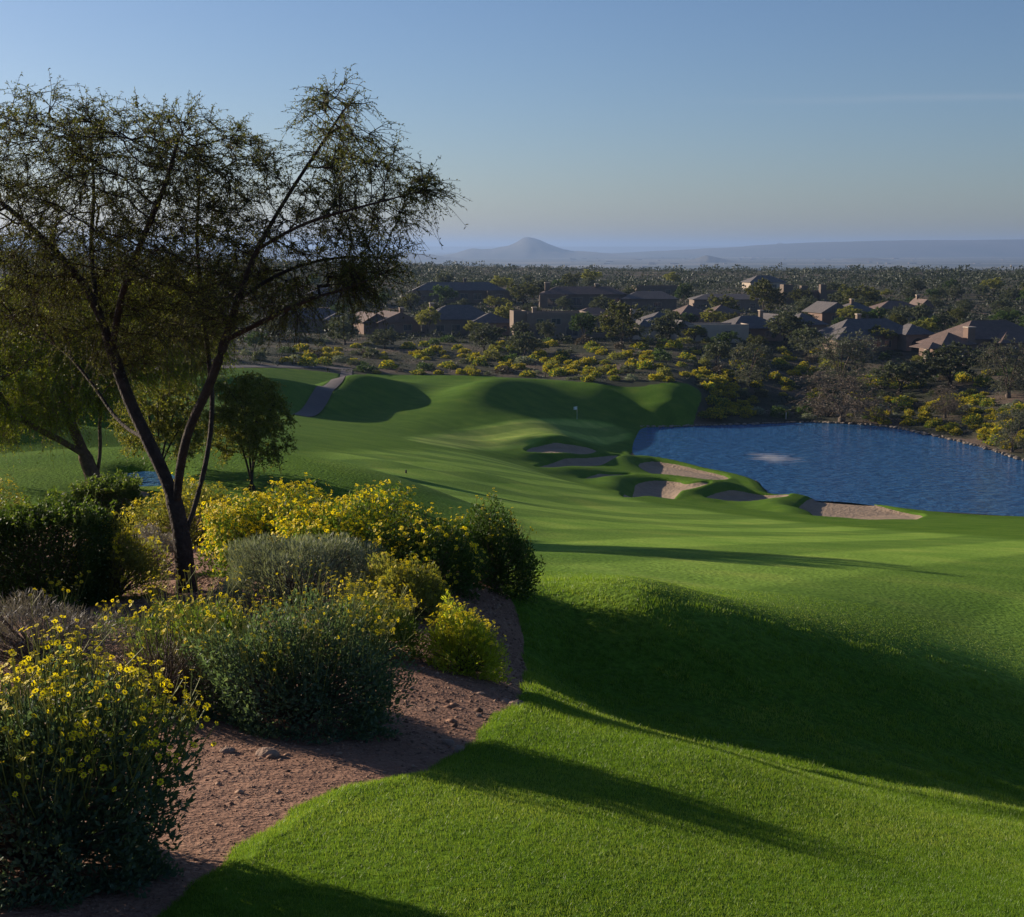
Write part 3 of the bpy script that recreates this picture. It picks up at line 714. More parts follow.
def chaikin_3(p, k):
    for _ in range(k):
        q = [p[0]]
        for i in range(len(p)-1): q += [p[i]*.75+p[i+1]*.25, p[i]*.25+p[i+1]*.75]
        q.append(p[-1]); p = q
    return p
def lobe(px, py, Y, rx, ry, rdep): c_ = at(px, py, Y); k = Y/F; return (c_, (rx*k, rdep, ry*k))

# ------------------------------------------------------------------ the big mesquite
g0 = on(187, 592); YT = g0[1]
def tp(l): return [at(x, y, YT+dz) for x, y, dz in l]
A_ = tp([(183,545,.02),(176,505,.05),(165,475,.1),(148,440,.2),(128,398,.35),(112,350,.5),(97,305,.6),(72,268,.7),(40,235,.9),(5,205,1.1)])
g0[2] -= .05
mes = [([g0]+A_, None, 0),
       (tp([(176,505,.05),(180,465,-.15),(190,425,-.35),(210,385,-.5),(224,345,-.6),(236,305,-.65),(256,250,-.7),(288,195,-.6),(318,150,-.5),(345,108,-.4)]), 0, 0),
       (tp([(183,540,.02),(197,500,.3),(209,450,.6),(213,405,.9),(209,360,1.1),(202,300,1.2),(196,240,1.3),(200,180,1.4)]), 0, 0),
       (tp([(112,350,.5),(121,295,.2),(142,240,0),(166,185,-.2),(178,140,-.3)]), 0, 0),
       (tp([(226,340,-.6),(262,322,-.9),(305,300,-1.1),(345,289,-1.2),(388,272,-1.2)]), 1, 0),
       (tp([(238,300,-.65),(280,272,-.3),(330,257,0),(380,258,.2)]), 1, 0),
       (tp([(256,250,-.7),(305,222,-1.2),(360,207,-1.5),(425,190,-1.6)]), 1, 0),
       (tp([(148,440,.2),(120,425,1.0),(90,380,1.6),(60,345,2),(20,330,2.4)]), 0, 0),
       (tp([(97,305,.6),(90,250,1.2),(95,190,1.6),(90,140,1.8)]), 0, 0)]
lob = [lobe(40,163,YT+.5,85,72,1.5), lobe(120,160,YT+.2,60,58,1.5), lobe(200,160,YT,70,55,1.6), lobe(340,128,YT-.4,44,50,1.0), lobe(365,185,YT-.8,60,52,1.2), lobe(325,225,YT-.5,75,48,1.3),
       lobe(370,262,YT-.6,48,26,1.1), lobe(190,250,YT+.4,90,60,1.8), lobe(90,250,YT+1,90,60,1.8), lobe(10,260,YT+1.4,80,75,1.6), lobe(-50,190,YT+1,60,80,1.6), lobe(260,300,YT-.4,80,32,1.5),
       lobe(420,190,YT-1.2,25,22,.5), lobe(340,285,YT-.8,60,20,.8), lobe(150,330,YT+1,90,30,1.4)]
grown_tree('mesquite_tree', 'tall wispy dark-leaved tree with a forked trunk, largest tree at the left in the foreground', 'tree', g0, mes, lob, 2600, 'leaf_mesq', 'bark',
           175000, .036, .0115, step=.17, kill=.22, infl=1.9, tip=.0048, expo=2.35, seed=3, droop=.4, twig=.42, trunk_r=.105)
# ------------------------------------------------------------------ other nearby trees
def simple_limbs(g, top, n, spread, hgt, rg, forkz=.25, lean=(0,0)):
    L = []
    for i in range(n):
        a = 2*PI*i/n+rg.uniform(-.4,.4); r = spread*rg.uniform(.5,1)
        e = g+np.array([math.cos(a)*r+lean[0], math.sin(a)*r+lean[1], hgt*rg.uniform(.6,.8)]); m = g+(e-g)*.45+np.array([-(e-g)[0]*.15, -(e-g)[1]*.15, hgt*.06])
        if i == 0: L.append(([g, g+np.array([0,0,hgt*forkz*.5]), m, e], None, 0))
        else: L.append(([g+np.array([0,0,hgt*forkz*.5*rg.uniform(.2,1)]), m, e], 0, 0))
    return L
# leaning palo verde at the left, bright yellow-green crown
g1 = on(96, 486); Y1 = g1[1]; k1 = Y1/F
def t1(l): return [at(x, y, Y1+dz) for x, y, dz in l]
pv = [([g1]+t1([(88,462,0),(74,430,.3),(62,400,.5),(56,370,.6),(60,330,.8)]), None, 0),
      (t1([(85,455,0),(60,440,-.4),(30,425,-.7),(5,408,-1),(-10,370,-1.3)]), 0, 0),
      (t1([(96,482,0),(101,450,.2),(99,415,.4),(108,380,.5),(125,345,.6)]), 0, 0),
      (t1([(62,400,.5),(95,365,1),(140,335,1.5),(190,320,1.7)]), 0, 0)]
lb = [lobe(40,335,Y1,75,48,3), lobe(120,335,Y1+.5,70,42,3), lobe(-40,330,Y1,60,60,3), lobe(185,345,Y1+1,48,36,2.5), lobe(80,375,Y1-.5,75,22,2.2), lobe(10,385,Y1-1,50,22,2), lobe(80,300,Y1,90,30,3), lobe(150,300,Y1+1,70,30,3), lobe(30,400,Y1-.5,70,25,2.5), lobe(-20,420,Y1,40,30,2)]
grown_tree('palo_verde_tree', 'bright yellow-green feathery tree with leaning reddish trunks behind the left of the dark tree', 'tree', g1, pv, lb, 2000, 'leaf_palo', 'bark_red',
           200000, .08, .028, step=.4, kill=.55, infl=5, tip=.009, expo=2.2, seed=5, droop=.6, twig=.8, trunk_r=.25)
def bushy_tree(name, label, px, py, wpx, hpx, leafm, barkm, nleaf, ll, seed, nl=4, depth=None, low=.25, group=None, barkr=None):
    rg = np.random.default_rng(seed); g = on(px, py); k = g[1]/F; w = wpx*k/2; h = hpx*k; d_ = depth or w*.9
    limbs = simple_limbs(g, None, nl, w*.6, h, rg)
    L = []
    for i in range(8):
        a = rg.uniform(0,2*PI); L.append((g+np.array([math.cos(a)*w*.55*rg.uniform(.6,1), math.sin(a)*d_*.5, h*rg.uniform(low+.22,.8)]), (w*.5, d_*.5, h*.24)))
    L.append((g+np.array([0,0,h*.8]), (w*.5,d_*.5,h*.2)))
    return grown_tree(name, label, 'tree', g, limbs, L, 500, leafm, barkm, nleaf, ll, ll*.4, step=h*.05, kill=h*.07, infl=h*.6, tip=h*.0018, seed=seed, droop=.4, twig=h*.11, trunk_r=barkr or h*.025, group=group, sides=6)
bushy_tree('small_tree', 'small round olive-green tree on the fairway edge, right of the dark tree trunk', 252, 491, 112, 122, 'leaf_olive', 'bark', 20000, .10, 11)
bushy_tree('small_tree', 'low many-stemmed olive tree beside the little pond behind the dark tree trunk', 160, 486, 110, 112, 'leaf_olive', 'bark', 16000, .10, 12, nl=5)
bushy_tree('small_tree', 'dim green tree standing on the far left lawn beyond the leaning trunks', 20, 392, 130, 82, 'leaf_mesq', 'bark', 26000, .3, 13)
bushy_tree('small_tree', 'dim green tree beyond the leaning trunks, right of its neighbour on the far left lawn', 110, 398, 110, 70, 'leaf_olive', 'bark', 22000, .3, 14)

# ------------------------------------------------------------------ shrubs in the near bed
near_bush('brittlebush', 'big yellow-flowered blue-green bush at the bottom left corner of the gravel bed', 'bush', 40, 868, 1.06, 1.0, .70, 26000, .036, .015, 'leaf_blue', 140, 600, .20, .0128, 21, indiv=100, lo=-.15)
near_bush('brittlebush', 'large blue-green bush with tall budding stalks in the middle of the gravel bed', 'bush', 300, 722, 1.22, 1.1, .66, 26000, .036, .014, 'leaf_blue', 120, 260, .24, .011, 22, indiv=60, lo=-.1)
near_bush('shrub', 'leafy bright green bush with few yellow flowers, touching the big blue-green bush on its left', 'bush', 205, 690, .8, .85, .50, 12000, .045, .016, 'leaf_green', 80, 90, .2, .014, 23, indiv=40)
near_bush('dry_shrub', 'dry greyish twiggy bush between the two flowering bushes of the gravel bed', 'bush', 165, 712, .75, .7, .50, 5200, .05, .004, 'leaf_twig', 160, 26, .2, .014, 24)
near_bush('lavender_shrub', 'low silvery lavender bush at the left frame edge behind the corner bush', 'bush', 40, 668, 1.15, 1.0, .50, 9000, .07, .006, 'leaf_lav', 120, 10, .25, .016, 25)
near_bush('brittlebush', 'small round yellow-green bush standing alone at the right edge of the gravel bed', 'bush', 466, 672, .56, .56, .48, 7500, .05, .011, 'leaf_palo', 90, 200, .12, .014, 26, indiv=20)
near_bush('brittlebush', 'thin yellow-budded bush right behind the big blue-green bush', 'bush', 375, 655, .75, .7, .44, 6000, .05, .012, 'leaf_green', 90, 170, .2, .014, 27)
near_bush('brittlebush', 'low rounded olive bush with yellow bloom, in front of the dark round bush', 'bush', 408, 618, .85, .8, .56, 9500, .045, .014, 'leaf_olive', 90, 120, .1, .018, 28)
near_bush('sage_shrub', 'clipped grey-green sage dome in front of the long yellow bush', 'bush', 300, 604, 1.62, 1.3, .70, 17000, .07, .009, 'leaf_grey', 120, 0, seed=29, shell=.7, amp=.11, up=1.0)
near_bush('brittlebush', 'widest bright yellow flowering bush behind the grey-green dome', 'bush', 268, 572, 1.75, 1.5, 1.0, 15000, .055, .02, 'leaf_green', 110, 520, .14, .024, 30, yel=1150)
near_bush('brittlebush', 'bright yellow flowering bush adjoining the widest one on its right', 'bush', 350, 575, 1.7, 1.5, .92, 14000, .055, .02, 'leaf_green', 110, 420, .14, .023, 31, yel=800)
near_bush('shrub', 'dark shaded bush with dull yellow top between the yellow bushes and the dark round bush', 'bush', 425, 586, 1.3, 1.2, .72, 10000, .05, .02, 'leaf_hedge', 90, 120, .12, .024, 32, yel=260)
near_bush('shrub', 'dark green round bush with loose sprays at the tip of the bed by the fairway', 'bush', 490, 586, 1.15, 1.1, .92, 15000, .05, .019, 'leaf_hedge', 120, 110, .2, .018, 33)
near_bush('brittlebush', 'yellow-flowered bush directly behind the dark forked trunk', 'bush', 190, 545, 1.9, 1.5, 1.02, 11000, .06, .022, 'leaf_olive', 90, 130, .15, .026, 34, yel=380)
near_bush('shrub', 'rounded purple-grey shaded bush just left of the forked trunk', 'bush', 153, 577, .92, .9, .62, 9000, .04, .014, 'leaf_lav', 80, 0, seed=35, shell=.7)
near_bush('brittlebush', 'yellow-tinged bush between the clipped dark hedge and the purple-grey bush', 'bush', 116, 598, .95, .9, .86, 9000, .05, .018, 'leaf_olive', 80, 120, .12, .022, 36, yel=100)
near_bush('brittlebush', 'lone thin flower stalks rising behind the lavender bush', 'flowers', 66, 612, .3, .3, .18, 300, .04, .014, 'leaf_green', 12, 14, .24, .02, 37)
near_bush('brittlebush', 'thin low flowering clump at the foot of the forked trunk', 'flowers', 196, 634, .95, .6, .3, 1600, .05, .016, 'leaf_green', 30, 42, .28, .017, 38)
near_bush('brittlebush', 'small low yellow clump on the bare soil left of the forked trunk base', 'flowers', 128, 640, .6, .5, .2, 900, .045, .015, 'leaf_green', 20, 24, .16, .015, 39)
# clipped hedges
def hedge(label, px, py, wpx, hpx, dep, nleaf, ll, seed, mix='leaf_hedge', yel=0):
    rg = np.random.default_rng(seed); g = on(px, py); k = g[1]/F; w = wpx*k; h = hpx*k
    root = empty('clipped_hedge', g, 0, label, 'hedge')
    # superellipsoid shell
    def shellp(n):
        d = unit(rg.normal(size=(n,3))); d[:,2] = np.abs(d[:,2]); q = (np.abs(d)**5).sum(1)**(-1/5)
        P = d*q[:,None]*lump(d, seed, .05)[:,None]*np.array([w/2, dep/2, h]); return P, d
    P, d = shellp(nleaf); P *= rg.uniform(.86,1.03,(nleaf,1))
    P[:,2] += H(P[:,0]+g[0], P[:,1]+g[1])-g[2]
    V, f = leaves(P, d+rg.normal(size=P.shape)*.7+np.array([0,0,.3]), rg.uniform(.6,1.3,nleaf)*ll, ll*.55, rg)
    npmesh('foliage', V, f, M[mix], root, var=np.repeat(np.clip(rg.normal(.45,.25,nleaf),0,1),4))
    e, dd = shellp(260); e *= .93; t = np.linspace(0,1,5)[None,:,None]; PL = e[:,None]*t; PL[:,:,2] = e[:,None,2]*t[...,0]**.8; PL += rg.normal(size=PL.shape)*.03*t*(1-t)*4
    s = rg.uniform(-.35,.35,(260,1,1))*w*(1-t); PL[:,:,0:1] += s
    PL[:,:,2] += (H(PL[:,:,0].ravel()+g[0], PL[:,:,1].ravel()+g[1])-g[2]).reshape(260,5)
    V, f = tubes(PL, .014, .004, 4); npmesh('stems', V, f, M['wood'], root, smooth=True)
    # sprigs on top, some with yellow flowers
    n = 170; P, d = shellp(n); P[:,2] = np.maximum(P[:,2], h*.86); L = rg.uniform(.08,.26,n)[:,None]; dr = unit(rg.normal(size=(n,3))*.3+np.array([0,0,1.]))
    PL = P[:,None]+dr[:,None]*L[:,None]*np.linspace(0,1,3)[None,:,None]; PL[:,:,2] += (H(P[:,0]+g[0],P[:,1]+g[1])-g[2])[:,None]
    V, f = tubes(PL, .003, .0015, 3); tag(npmesh('sprigs', V, f, M['stem'], root, var=rg.uniform(0,1,len(V))), kind='stuff')
    tt = rg.uniform(.1,1,(n,12,1)); Q_ = (PL[:,0][:,None]*(1-tt)+PL[:,-1][:,None]*tt).reshape(-1,3)
    V, f = leaves(Q_, rg.normal(size=Q_.shape)+np.array([0,0,.4]), ll*1.1, ll*.6, rg); npmesh('sprig_leaves', V, f, M['leaf_green'], root, var=np.repeat(rg.uniform(0,1,len(Q_)),4))
    if yel:
        k_ = rg.integers(0, n, yel); P = PL[k_,-1]+rg.normal(size=(yel,3))*.03; V, fp, fc = heads(P, rg.normal(size=P.shape)+np.array([0,0,1]), .024, 6, rg)
        tag(npmesh('flowers', V, [fp, fc], [M['petal'], M['disc']], root, midx=[0]*len(fp)+[1]*len(fc), var=rg.uniform(0,1,len(V))), kind='stuff')
hedge('wide box-clipped dark green hedge at the left frame edge', 38, 604, 138, 96, 1.7, 46000, .04, 51, yel=0)
hedge('smaller clipped dark hedge behind the wide one, near the little pond', 108, 532, 62, 50, 1.2, 20000, .05, 52)
near_bush('brittlebush', 'yellow flowering bush poking up behind the left end of the wide clipped hedge', 'bush', -8, 560, 1.3, 1.0, 1.28, 6000, .05, .02, 'leaf_olive', 60, 140, .15, .026, 53, yel=200)

# ------------------------------------------------------------------ rocks and gravel on the bed
M['rock'] = solid('bed_rock', (.36,.24,.17), (.2,.13,.1), 14, .95, .8, 30)
M['rock_grey'] = solid('shore_rock', (.33,.27,.22), (.16,.13,.11), 1.2, .95, .8, 4)
def rock_mesh(r, seed, sx=1., sy=.8, sz=.45):
    import bmesh
    bm = bmesh.new(); bmesh.ops.create_icosphere(bm, subdivisions=2, radius=1)
    rg = np.random.default_rng(seed); pl = unit(rg.normal(size=(7,3)))
    for v in bm.verts:
        p = np.array(v.co)
        for q in pl:
            d = p@q
            if d > .72: p = p-q*(d-.72)
        v.co = Vector(p*np.array([sx,sy,sz])*r)
    me = bpy.data.meshes.new('rock'); bm.to_mesh(me); bm.free(); return me
RL = [(268,755,.075,'flattish tan stone on the gravel beside the big blue-green bush',.6),(457,751,.06,'pinkish stone at the gravel edge where the lawn corner begins',.7),(448,744,.045,'small stone touching the pinkish stone at the lawn corner',.8),
      (516,707,.075,'pinkish rock at the far lawn corner of the gravel bed',.8),(506,702,.05,'small flat stone just left of the pinkish rock',.5),(480,694,.04,'little stone lying in the striped shade of the bed',.5),
      (478,716,.035,'tiny pale stone near the middle of the far gravel',.6),(228,752,.05,'dark small stone in the shadow under the dry twiggy bush',.5)]
for i, (x, y, r, lab, sz) in enumerate(RL):
    me = rock_mesh(r, 60+i, 1, .8, sz*.8); me.materials.append(M['rock']); o = link(bpy.data.objects.new('stone', me)); p = on(x, y); o.location = p+np.array([0,0,r*.12]); o.rotation_euler = (0,0,i*1.3); tag(o, lab, 'stone')
# far rocks edging the bed near the little pond
for i, (x, y, r, lab) in enumerate([(138,497,.36,'dull reddish boulder at the near edge of the little pond'),(126,503,.28,'smaller boulder beside the reddish one near the little pond')]):
    me = rock_mesh(r, 80+i, 1, .8, .6); me.materials.append(M['rock']); o = link(bpy.data.objects.new('boulder', me)); p = on(x, y); o.location = p; tag(o, lab, 'boulder')
# gravel
rg = np.random.default_rng(90); n = 70000
x = rg.uniform(-4.2, 1.6, n); y = rg.uniform(3.0, 19, n)
k = (sdf(lawn, x, y) < -.01) & (np.abs(x/y) < .5); x = x[k]; y = y[k]; n = len(x); z = H(x, y)
r = rg.lognormal(-5.6, .58, n)*np.clip(y/7, .8, 2.2)
oct_ = np.array([[1,0,0],[0,1,0],[-1,0,0],[0,-1,0],[0,0,.8],[0,0,-.8]]); fo = np.array([[0,1,4],[1,2,4],[2,3,4],[3,0,4],[1,0,5],[2,1,5],[3,2,5],[0,3,5]])
V = oct_[None]*(1+rg.normal(size=(n,6,1))*.25)*r[:,None,None]; an = rg.uniform(0,6.3,n); ca, sa = np.cos(an)[:,None], np.sin(an)[:,None]
V = np.stack([V[...,0]*ca-V[...,1]*sa*1.3, V[...,0]*sa+V[...,1]*ca*.8, V[...,2]*.8], -1)+np.stack([x,y,z+r*.2], -1)[:,None]
f = (np.arange(n)[:,None,None]*6+fo[None]).reshape(-1,3)
M['gravel'] = leafmat('gravel_stone', [(.13,.08,.06),(.26,.155,.11),(.42,.28,.20)], 0., .95, .1)
tag(npmesh('gravel', V.reshape(-1,3), f, M['gravel'], var=np.repeat(rg.uniform(0,1,n),6)), kind='stuff')

# ------------------------------------------------------------------ grass blades on the near lawn
M['blade'] = leafmat('grass_blade', [(.08,.15,.012),(.145,.235,.026),(.27,.32,.075)], .45, .5, .35)
def blades(n, y0, y1, hgt, wid, seed):
    rg = np.random.default_rng(seed); y = y0*(y1/y0)**rg.uniform(0,1,n); x = rg.uniform(-.46,.46,n)*y
    s = sdf(lawn, x, y); k = s > -.10; x = x[k]; y = y[k]; s = s[k]
    fa = sdf(fair_poly, x, y); hm = np.where(fa > 0, .45, 1.)
    wob = vnoise(x, y, .09, 7)*.015+vnoise(x, y, .21, 2)*.025+vnoise(x, y, .6, 4)*.04
    k2 = s+wob > -.012; x, y, s, wob, hm, fa = x[k2], y[k2], s[k2], wob[k2], hm[k2], fa[k2]
    z = H(x, y)+np.clip((s+wob)*.35, -.05, .045)-.004; n = len(x); sc_ = (y/7)**.55
    hh = hgt*rg.uniform(.5,1.25,n)*hm*np.clip(sc_, .8, 1.4)*np.where(fa > 0, 1, np.clip(.95+.55*sstep(8, 13, y)*(vnoise(x, y, .16, 11)+vnoise(x, y, .37, 12)*.6)*1.6, .35, 2.4))*(1+.3*np.clip(1-s/.08,0,1)); wd = wid*sc_*rg.uniform(.7,1.3,n)
    a = rg.uniform(0,2*PI,n); ln = np.abs(rg.normal(0,.5,n)); b = rg.uniform(0,2*PI,n)
    P = np.stack([x,y,z], -1); side = np.stack([np.cos(a),np.sin(a),0*a], -1)*wd[:,None]/2
    tip = P+np.stack([np.cos(b)*ln*hh, np.sin(b)*ln*hh, hh], -1)
    V = np.stack([P-side, P+side, tip], 1).reshape(-1,3)
    v = np.clip(.45+.28*vnoise(x, y, .8, 9)+.2*rg.normal(size=n)+.15*vnoise(x, y, .2, 6), 0, 1)
    return V, np.arange(3*n).reshape(n,3), np.repeat(v, 3)
b1 = blades(560000, 4.1, 9.5, .021, .0036, 101); b2 = blades(330000, 9.5, 22, .026, .0052, 102)
V = np.concatenate([b1[0], b2[0]]); f = np.concatenate([b1[1], b2[1]+len(b1[0])])
tag(npmesh('lawn_grass', V, f, M['blade'], var=np.concatenate([b1[2], b2[2]])), 'short green grass of the near lawn', 'grass', kind='stuff')

# ------------------------------------------------------------------ flag and small markers
M['white'] = solid('white_paint', (.8,.8,.78), rough=.5); M['black'] = solid('black_paint', (.03,.03,.03))
g = on(577, 419.5); r_ = empty('golf_flag', g, 0, 'small white flag on a thin pole standing on the far green', 'flag')
m = MB(); m.tube((0,0,-.1), (0,0,2.15), .02, .014, 8); m.build('pole', M['white'], r_)
V = []; 
for i in range(9):
    for j in range(6): xx = i/8*.62; V.append((-xx*.9, .05*math.sin(xx*9+j*.5), 2.12-.50*j/5-.12*xx))
I = np.arange(54).reshape(9,6); f = np.stack([I[:-1,:-1],I[1:,:-1],I[1:,1:],I[:-1,1:]],-1).reshape(-1,4)
npmesh('flag_cloth', np.array(V), f, M['white'], r_, smooth=True)
m = MB()
import itertools
me = rock_mesh(.001, 1); bpy.data.meshes.remove(me)
g = on(406, 474); r_ = empty('yardage_post', g, 0, 'tiny dark marker post alone on the middle of the fairway', 'marker')
m.tube((0,0,-.05), (0,0,.2), .05, .045, 8); m.build('post', M['black'], r_); m = MB(); m.tube((0,0,.2),(0,0,.24),.055,.03,8); m.build('cap', M['wood'], r_)
# thin pole at the far shore and a stake
g = on(786, 419); r_ = empty('pond_stake', g, 0, 'thin pale stake with a cap at the far pond edge', 'stake'); m = MB(); m.tube((0,0,-.2),(0,0,1.2),.05,.05,6); m.build('post', M['white'], r_); m = MB(); m.tube((0,0,1.2),(0,0,1.27),.08,.03,6); m.build('cap', M['black'], r_)
# ------------------------------------------------------------------ far shrubs and trees: prototypes, then linked copies
def proto_bush(seed, leafm, n, sz, flat_=.7, yel=0, stemn=10):
    rg = np.random.default_rng(seed); d = hemi(n, rg, -.05); P = d*(rg.uniform(.5,1,n)**.5*lump(d, seed, .2))[:,None]*np.array([.5,.5,flat_])
    V, f = leaves(P, d+rg.normal(size=(n,3))*.9, sz*rg.uniform(.6,1.4,n), sz*.6, rg); v = np.clip(rg.normal(.5,.28,n),0,1)
    out = [('foliage', V, f, leafm, np.repeat(v,4))]
    if yel:
        d = hemi(yel, rg, .1); P = d*(rg.uniform(.9,1.08,yel)*lump(d, seed, .2))[:,None]*np.array([.5,.5,flat_]); V, f = leaves(P, d+rg.normal(size=(yel,3))*.9, sz*.8, sz*.6, rg)
        out.append(('bloom', V, f, 'leaf_yel', np.repeat(rg.uniform(0,1,yel),4)))
    return out
def make_proto(name, parts):
    root = bpy.data.objects.new(name, None); kids = []
    for nm, V, f, mt, v in parts:
        o = npmesh(nm, V, f, M[mt], None, var=v); o.parent = root; kids.append(o)
    return root, kids
def place(proto, g, s, rz, label, cat, group, first):
    root, kids = proto
    if first:
        C.objects.link(root); r = root; 
    else:
        r = root.copy(); C.objects.link(r)
        for k in kids: q = k.copy(); C.objects.link(q); q.parent = r
    r.location = [float(a) for a in g]; r.scale = s if isinstance(s, tuple) else (s,)*3; r.rotation_euler = (0,0,rz); tag(r, label, cat, group); return r
used = set()
def put(proto, *a):
    place(proto, *a, first=id(proto[0]) not in used); used.add(id(proto[0]))
def tree_proto(name, seed, leafm, barkm, nleaf, ll, w=1., h=1., low=.2, nl=4, tw=.1, hollow=.2):
    rg = np.random.default_rng(seed); g = np.zeros(3); L = []
    for i in range(9):
        a = rg.uniform(0,2*PI); q = rg.uniform(.3,1); L.append((np.array([math.cos(a)*w*.3*q, math.sin(a)*w*.3*q, h*rg.uniform(low+.2,.8)]), (w*.24, w*.24, h*.2)))
    L.append((np.array([0,0,h*.78]), (w*.26,w*.26,h*.2)))
    r = grown_tree(name, None, None, g, simple_limbs(g, None, nl, w*.3, h, rg), L, 260, leafm, barkm, nleaf, ll, ll*.5, step=.06, kill=.08, infl=.8, tip=.0022, seed=seed, droop=.3, twig=tw, trunk_r=.028, sides=5, hollow=hollow)
    kids = list(r.children); C.objects.unlink(r); return (r, kids)
YB = [make_proto('yellow_bush', proto_bush(200+i, 'leaf_green', 330, .15, .55, yel=520)) for i in range(4)]
YG = [make_proto('yellow_bush', proto_bush(210+i, 'leaf_green', 430, .15, .55, yel=210)) for i in range(3)]
GB = [make_proto('desert_shrub', proto_bush(220+i, m_, 600, .13, .6)) for i, m_ in enumerate(['leaf_dull','leaf_grey','leaf_olive','leaf_dull','leaf_twig','leaf_hedge'])]
TP = [tree_proto('desert_tree', 240+i, m_, 'bark', 5200, .05) for i, m_ in enumerate(['leaf_dull','leaf_olive','leaf_mesq','leaf_hedge','leaf_dull'])]
TG = tree_proto('grey_tree', 250, 'leaf_ash', 'wood', 12000, .026, low=.02, nl=6)
TB = tree_proto('bare_tree', 251, 'leaf_twig', 'wood', 9000, .022, low=.05, nl=9, tw=.18)
TB2 = tree_proto('bare_tree', 252, 'leaf_ash', 'wood', 9000, .024, low=.05, nl=7, tw=.16)
rg = np.random.default_rng(300)
GY_ = 'yellow-flowering bushes on the desert slope beyond the green'; LY = 'low yellow-flowering bush, one of many alike on the desert slope beyond the green'
GG_ = 'grey-green shrubs on the desert slope'; LG = 'low dull green shrub, one of many alike scattered over the desert slope'
GT_ = 'dusky trees among and in front of the houses'; LT = 'dusky desert tree, one of many alike among the distant houses'
HOUSE_BOX = []
placed = []
def free(p, r, k=.75):
    for q, s in placed:
        if (q[0]-p[0])**2+(q[1]-p[1])**2 < (k*(r+s))**2: return False
    return True
def inlawn(p): return local(lawn, np.array([p[0]]), np.array([p[1]]), 30)[0]
def inlake(p): return local(lake_poly, np.array([p[0]]), np.array([p[1]]), 30)[0]
def inpath(p): return max(local(path_poly, np.array([p[0]]), np.array([p[1]]), 10)[0], local(path_poly2, np.array([p[0]]), np.array([p[1]]), 10)[0])
# individually described trees  (px, py base, width px, height px, proto, label)
ST = [(748,389,64,46,TG,'large round grey-green tree on the slope above the far left end of the pond'),
      (842,422,112,50,TB,'wide bare brown twiggy tree on the far bank of the pond'),
      (840,388,92,52,TB2,'tall grey feathery tree rising behind the bare brown twiggy one'),
      (900,392,60,30,TP[0],'low dull tree left of the wispy green one below the big right-hand house'),
      (950,386,82,42,TP[4],'wispy green tree in front of the big right-hand house'),
      (1008,398,84,54,TB2,'grey feathery tree at the right frame edge above the pond bank'),
      (1012,452,52,42,TB2,'grey leaning bush-like tree at the right frame edge, at the water'),
      (945,418,46,32,TB,'small brownish tree on the bank between the yellow bushes'),
      (622,346,52,40,TP[2],'dense round dark tree just right of the flat-roofed tan house'),
      (428,336,30,26,TP[1],'round olive tree in front of the second tiled house from the left'),
      (506,334,24,28,TP[1],'small round tree just left of the flat-roofed tan house'),
      (484,352,46,26,TP[0],'low dull tree on the yellow slope below the tiled houses'),
      (524,358,40,26,TP[4],'low dull tree on the yellow slope below the flat-roofed house'),
      (548,342,26,20,TP[0],'little tree against the front of the flat-roofed house'),
      (345,345,40,24,TP[0],'low dull tree at the left end of the yellow slope'),
      (385,349,42,20,TP[4],'spreading low tree on the left part of the yellow slope'),
      (668,346,44,34,TP[4],'wispy tree in front of the chimneyed light-walled house'),
      (762,318,48,34,TP[2],'dense dark tree behind the roofs left of the towered building'),
      (684,305,22,20,TP[3],'dark small round tree above the tiled house with a chimney'),
      (786,346,56,34,TP[4],'wispy grey-green tree in front of the low hip-roofed houses'),
      (806,356,40,28,TP[0],'dull tree just right of the wispy one by the hip-roofed houses'),
      (716,366,36,24,TP[0],'small dull tree behind the left part of the round grey-green tree'),
      (462,300,20,14,TP[3],'dark round tree on the crest left of the terraced bank'),
      (880,350,38,22,TP[1],'low olive tree in front of the arched house'),
      (860,312,46,24,TP[2],'dark tree behind the wide hip-roofed house')]
for i, (x, y, w, h, pr, lab) in enumerate(ST):
    g = on(x, y); k = g[1]/F; s = (w*k, w*k, h*k*1.12); put(pr, g, s, i*1.1, lab, 'tree', None); placed.append((g[:2], w*k*.35))
def scatter(n, boxes, protos, wr, hr, lab, cat, grp, mk=0., lake_m=.5):
    cnt = 0; tries = 0
    while cnt < n and tries < n*12:
        tries += 1
        (x0,x1,y0,y1), wt = boxes[rg.choice(len(boxes), p=np.array([b[1] for b in boxes])/sum(b[1] for b in boxes))]
        px, py = rg.uniform(x0,x1), rg.uniform(y0,y1); g = on(px, py)
        w = rg.uniform(*wr)
        if inlawn(g) > -w*.35 or inlake(g) > -w*.5-lake_m or inpath(g) > -w*.4: continue
        if any(b[0] < g[0] < b[1] and b[2] < g[1] < b[3] for b in HOUSE_BOX): continue
        if not free(g, w/2): continue
        h = rg.uniform(*hr)*w; put(protos[rg.integers(len(protos))], g, (w, w*rg.uniform(.8,1.2), h), rg.uniform(0,6.3), lab, cat, grp); placed.append((g[:2], w/2)); cnt += 1
    return cnt
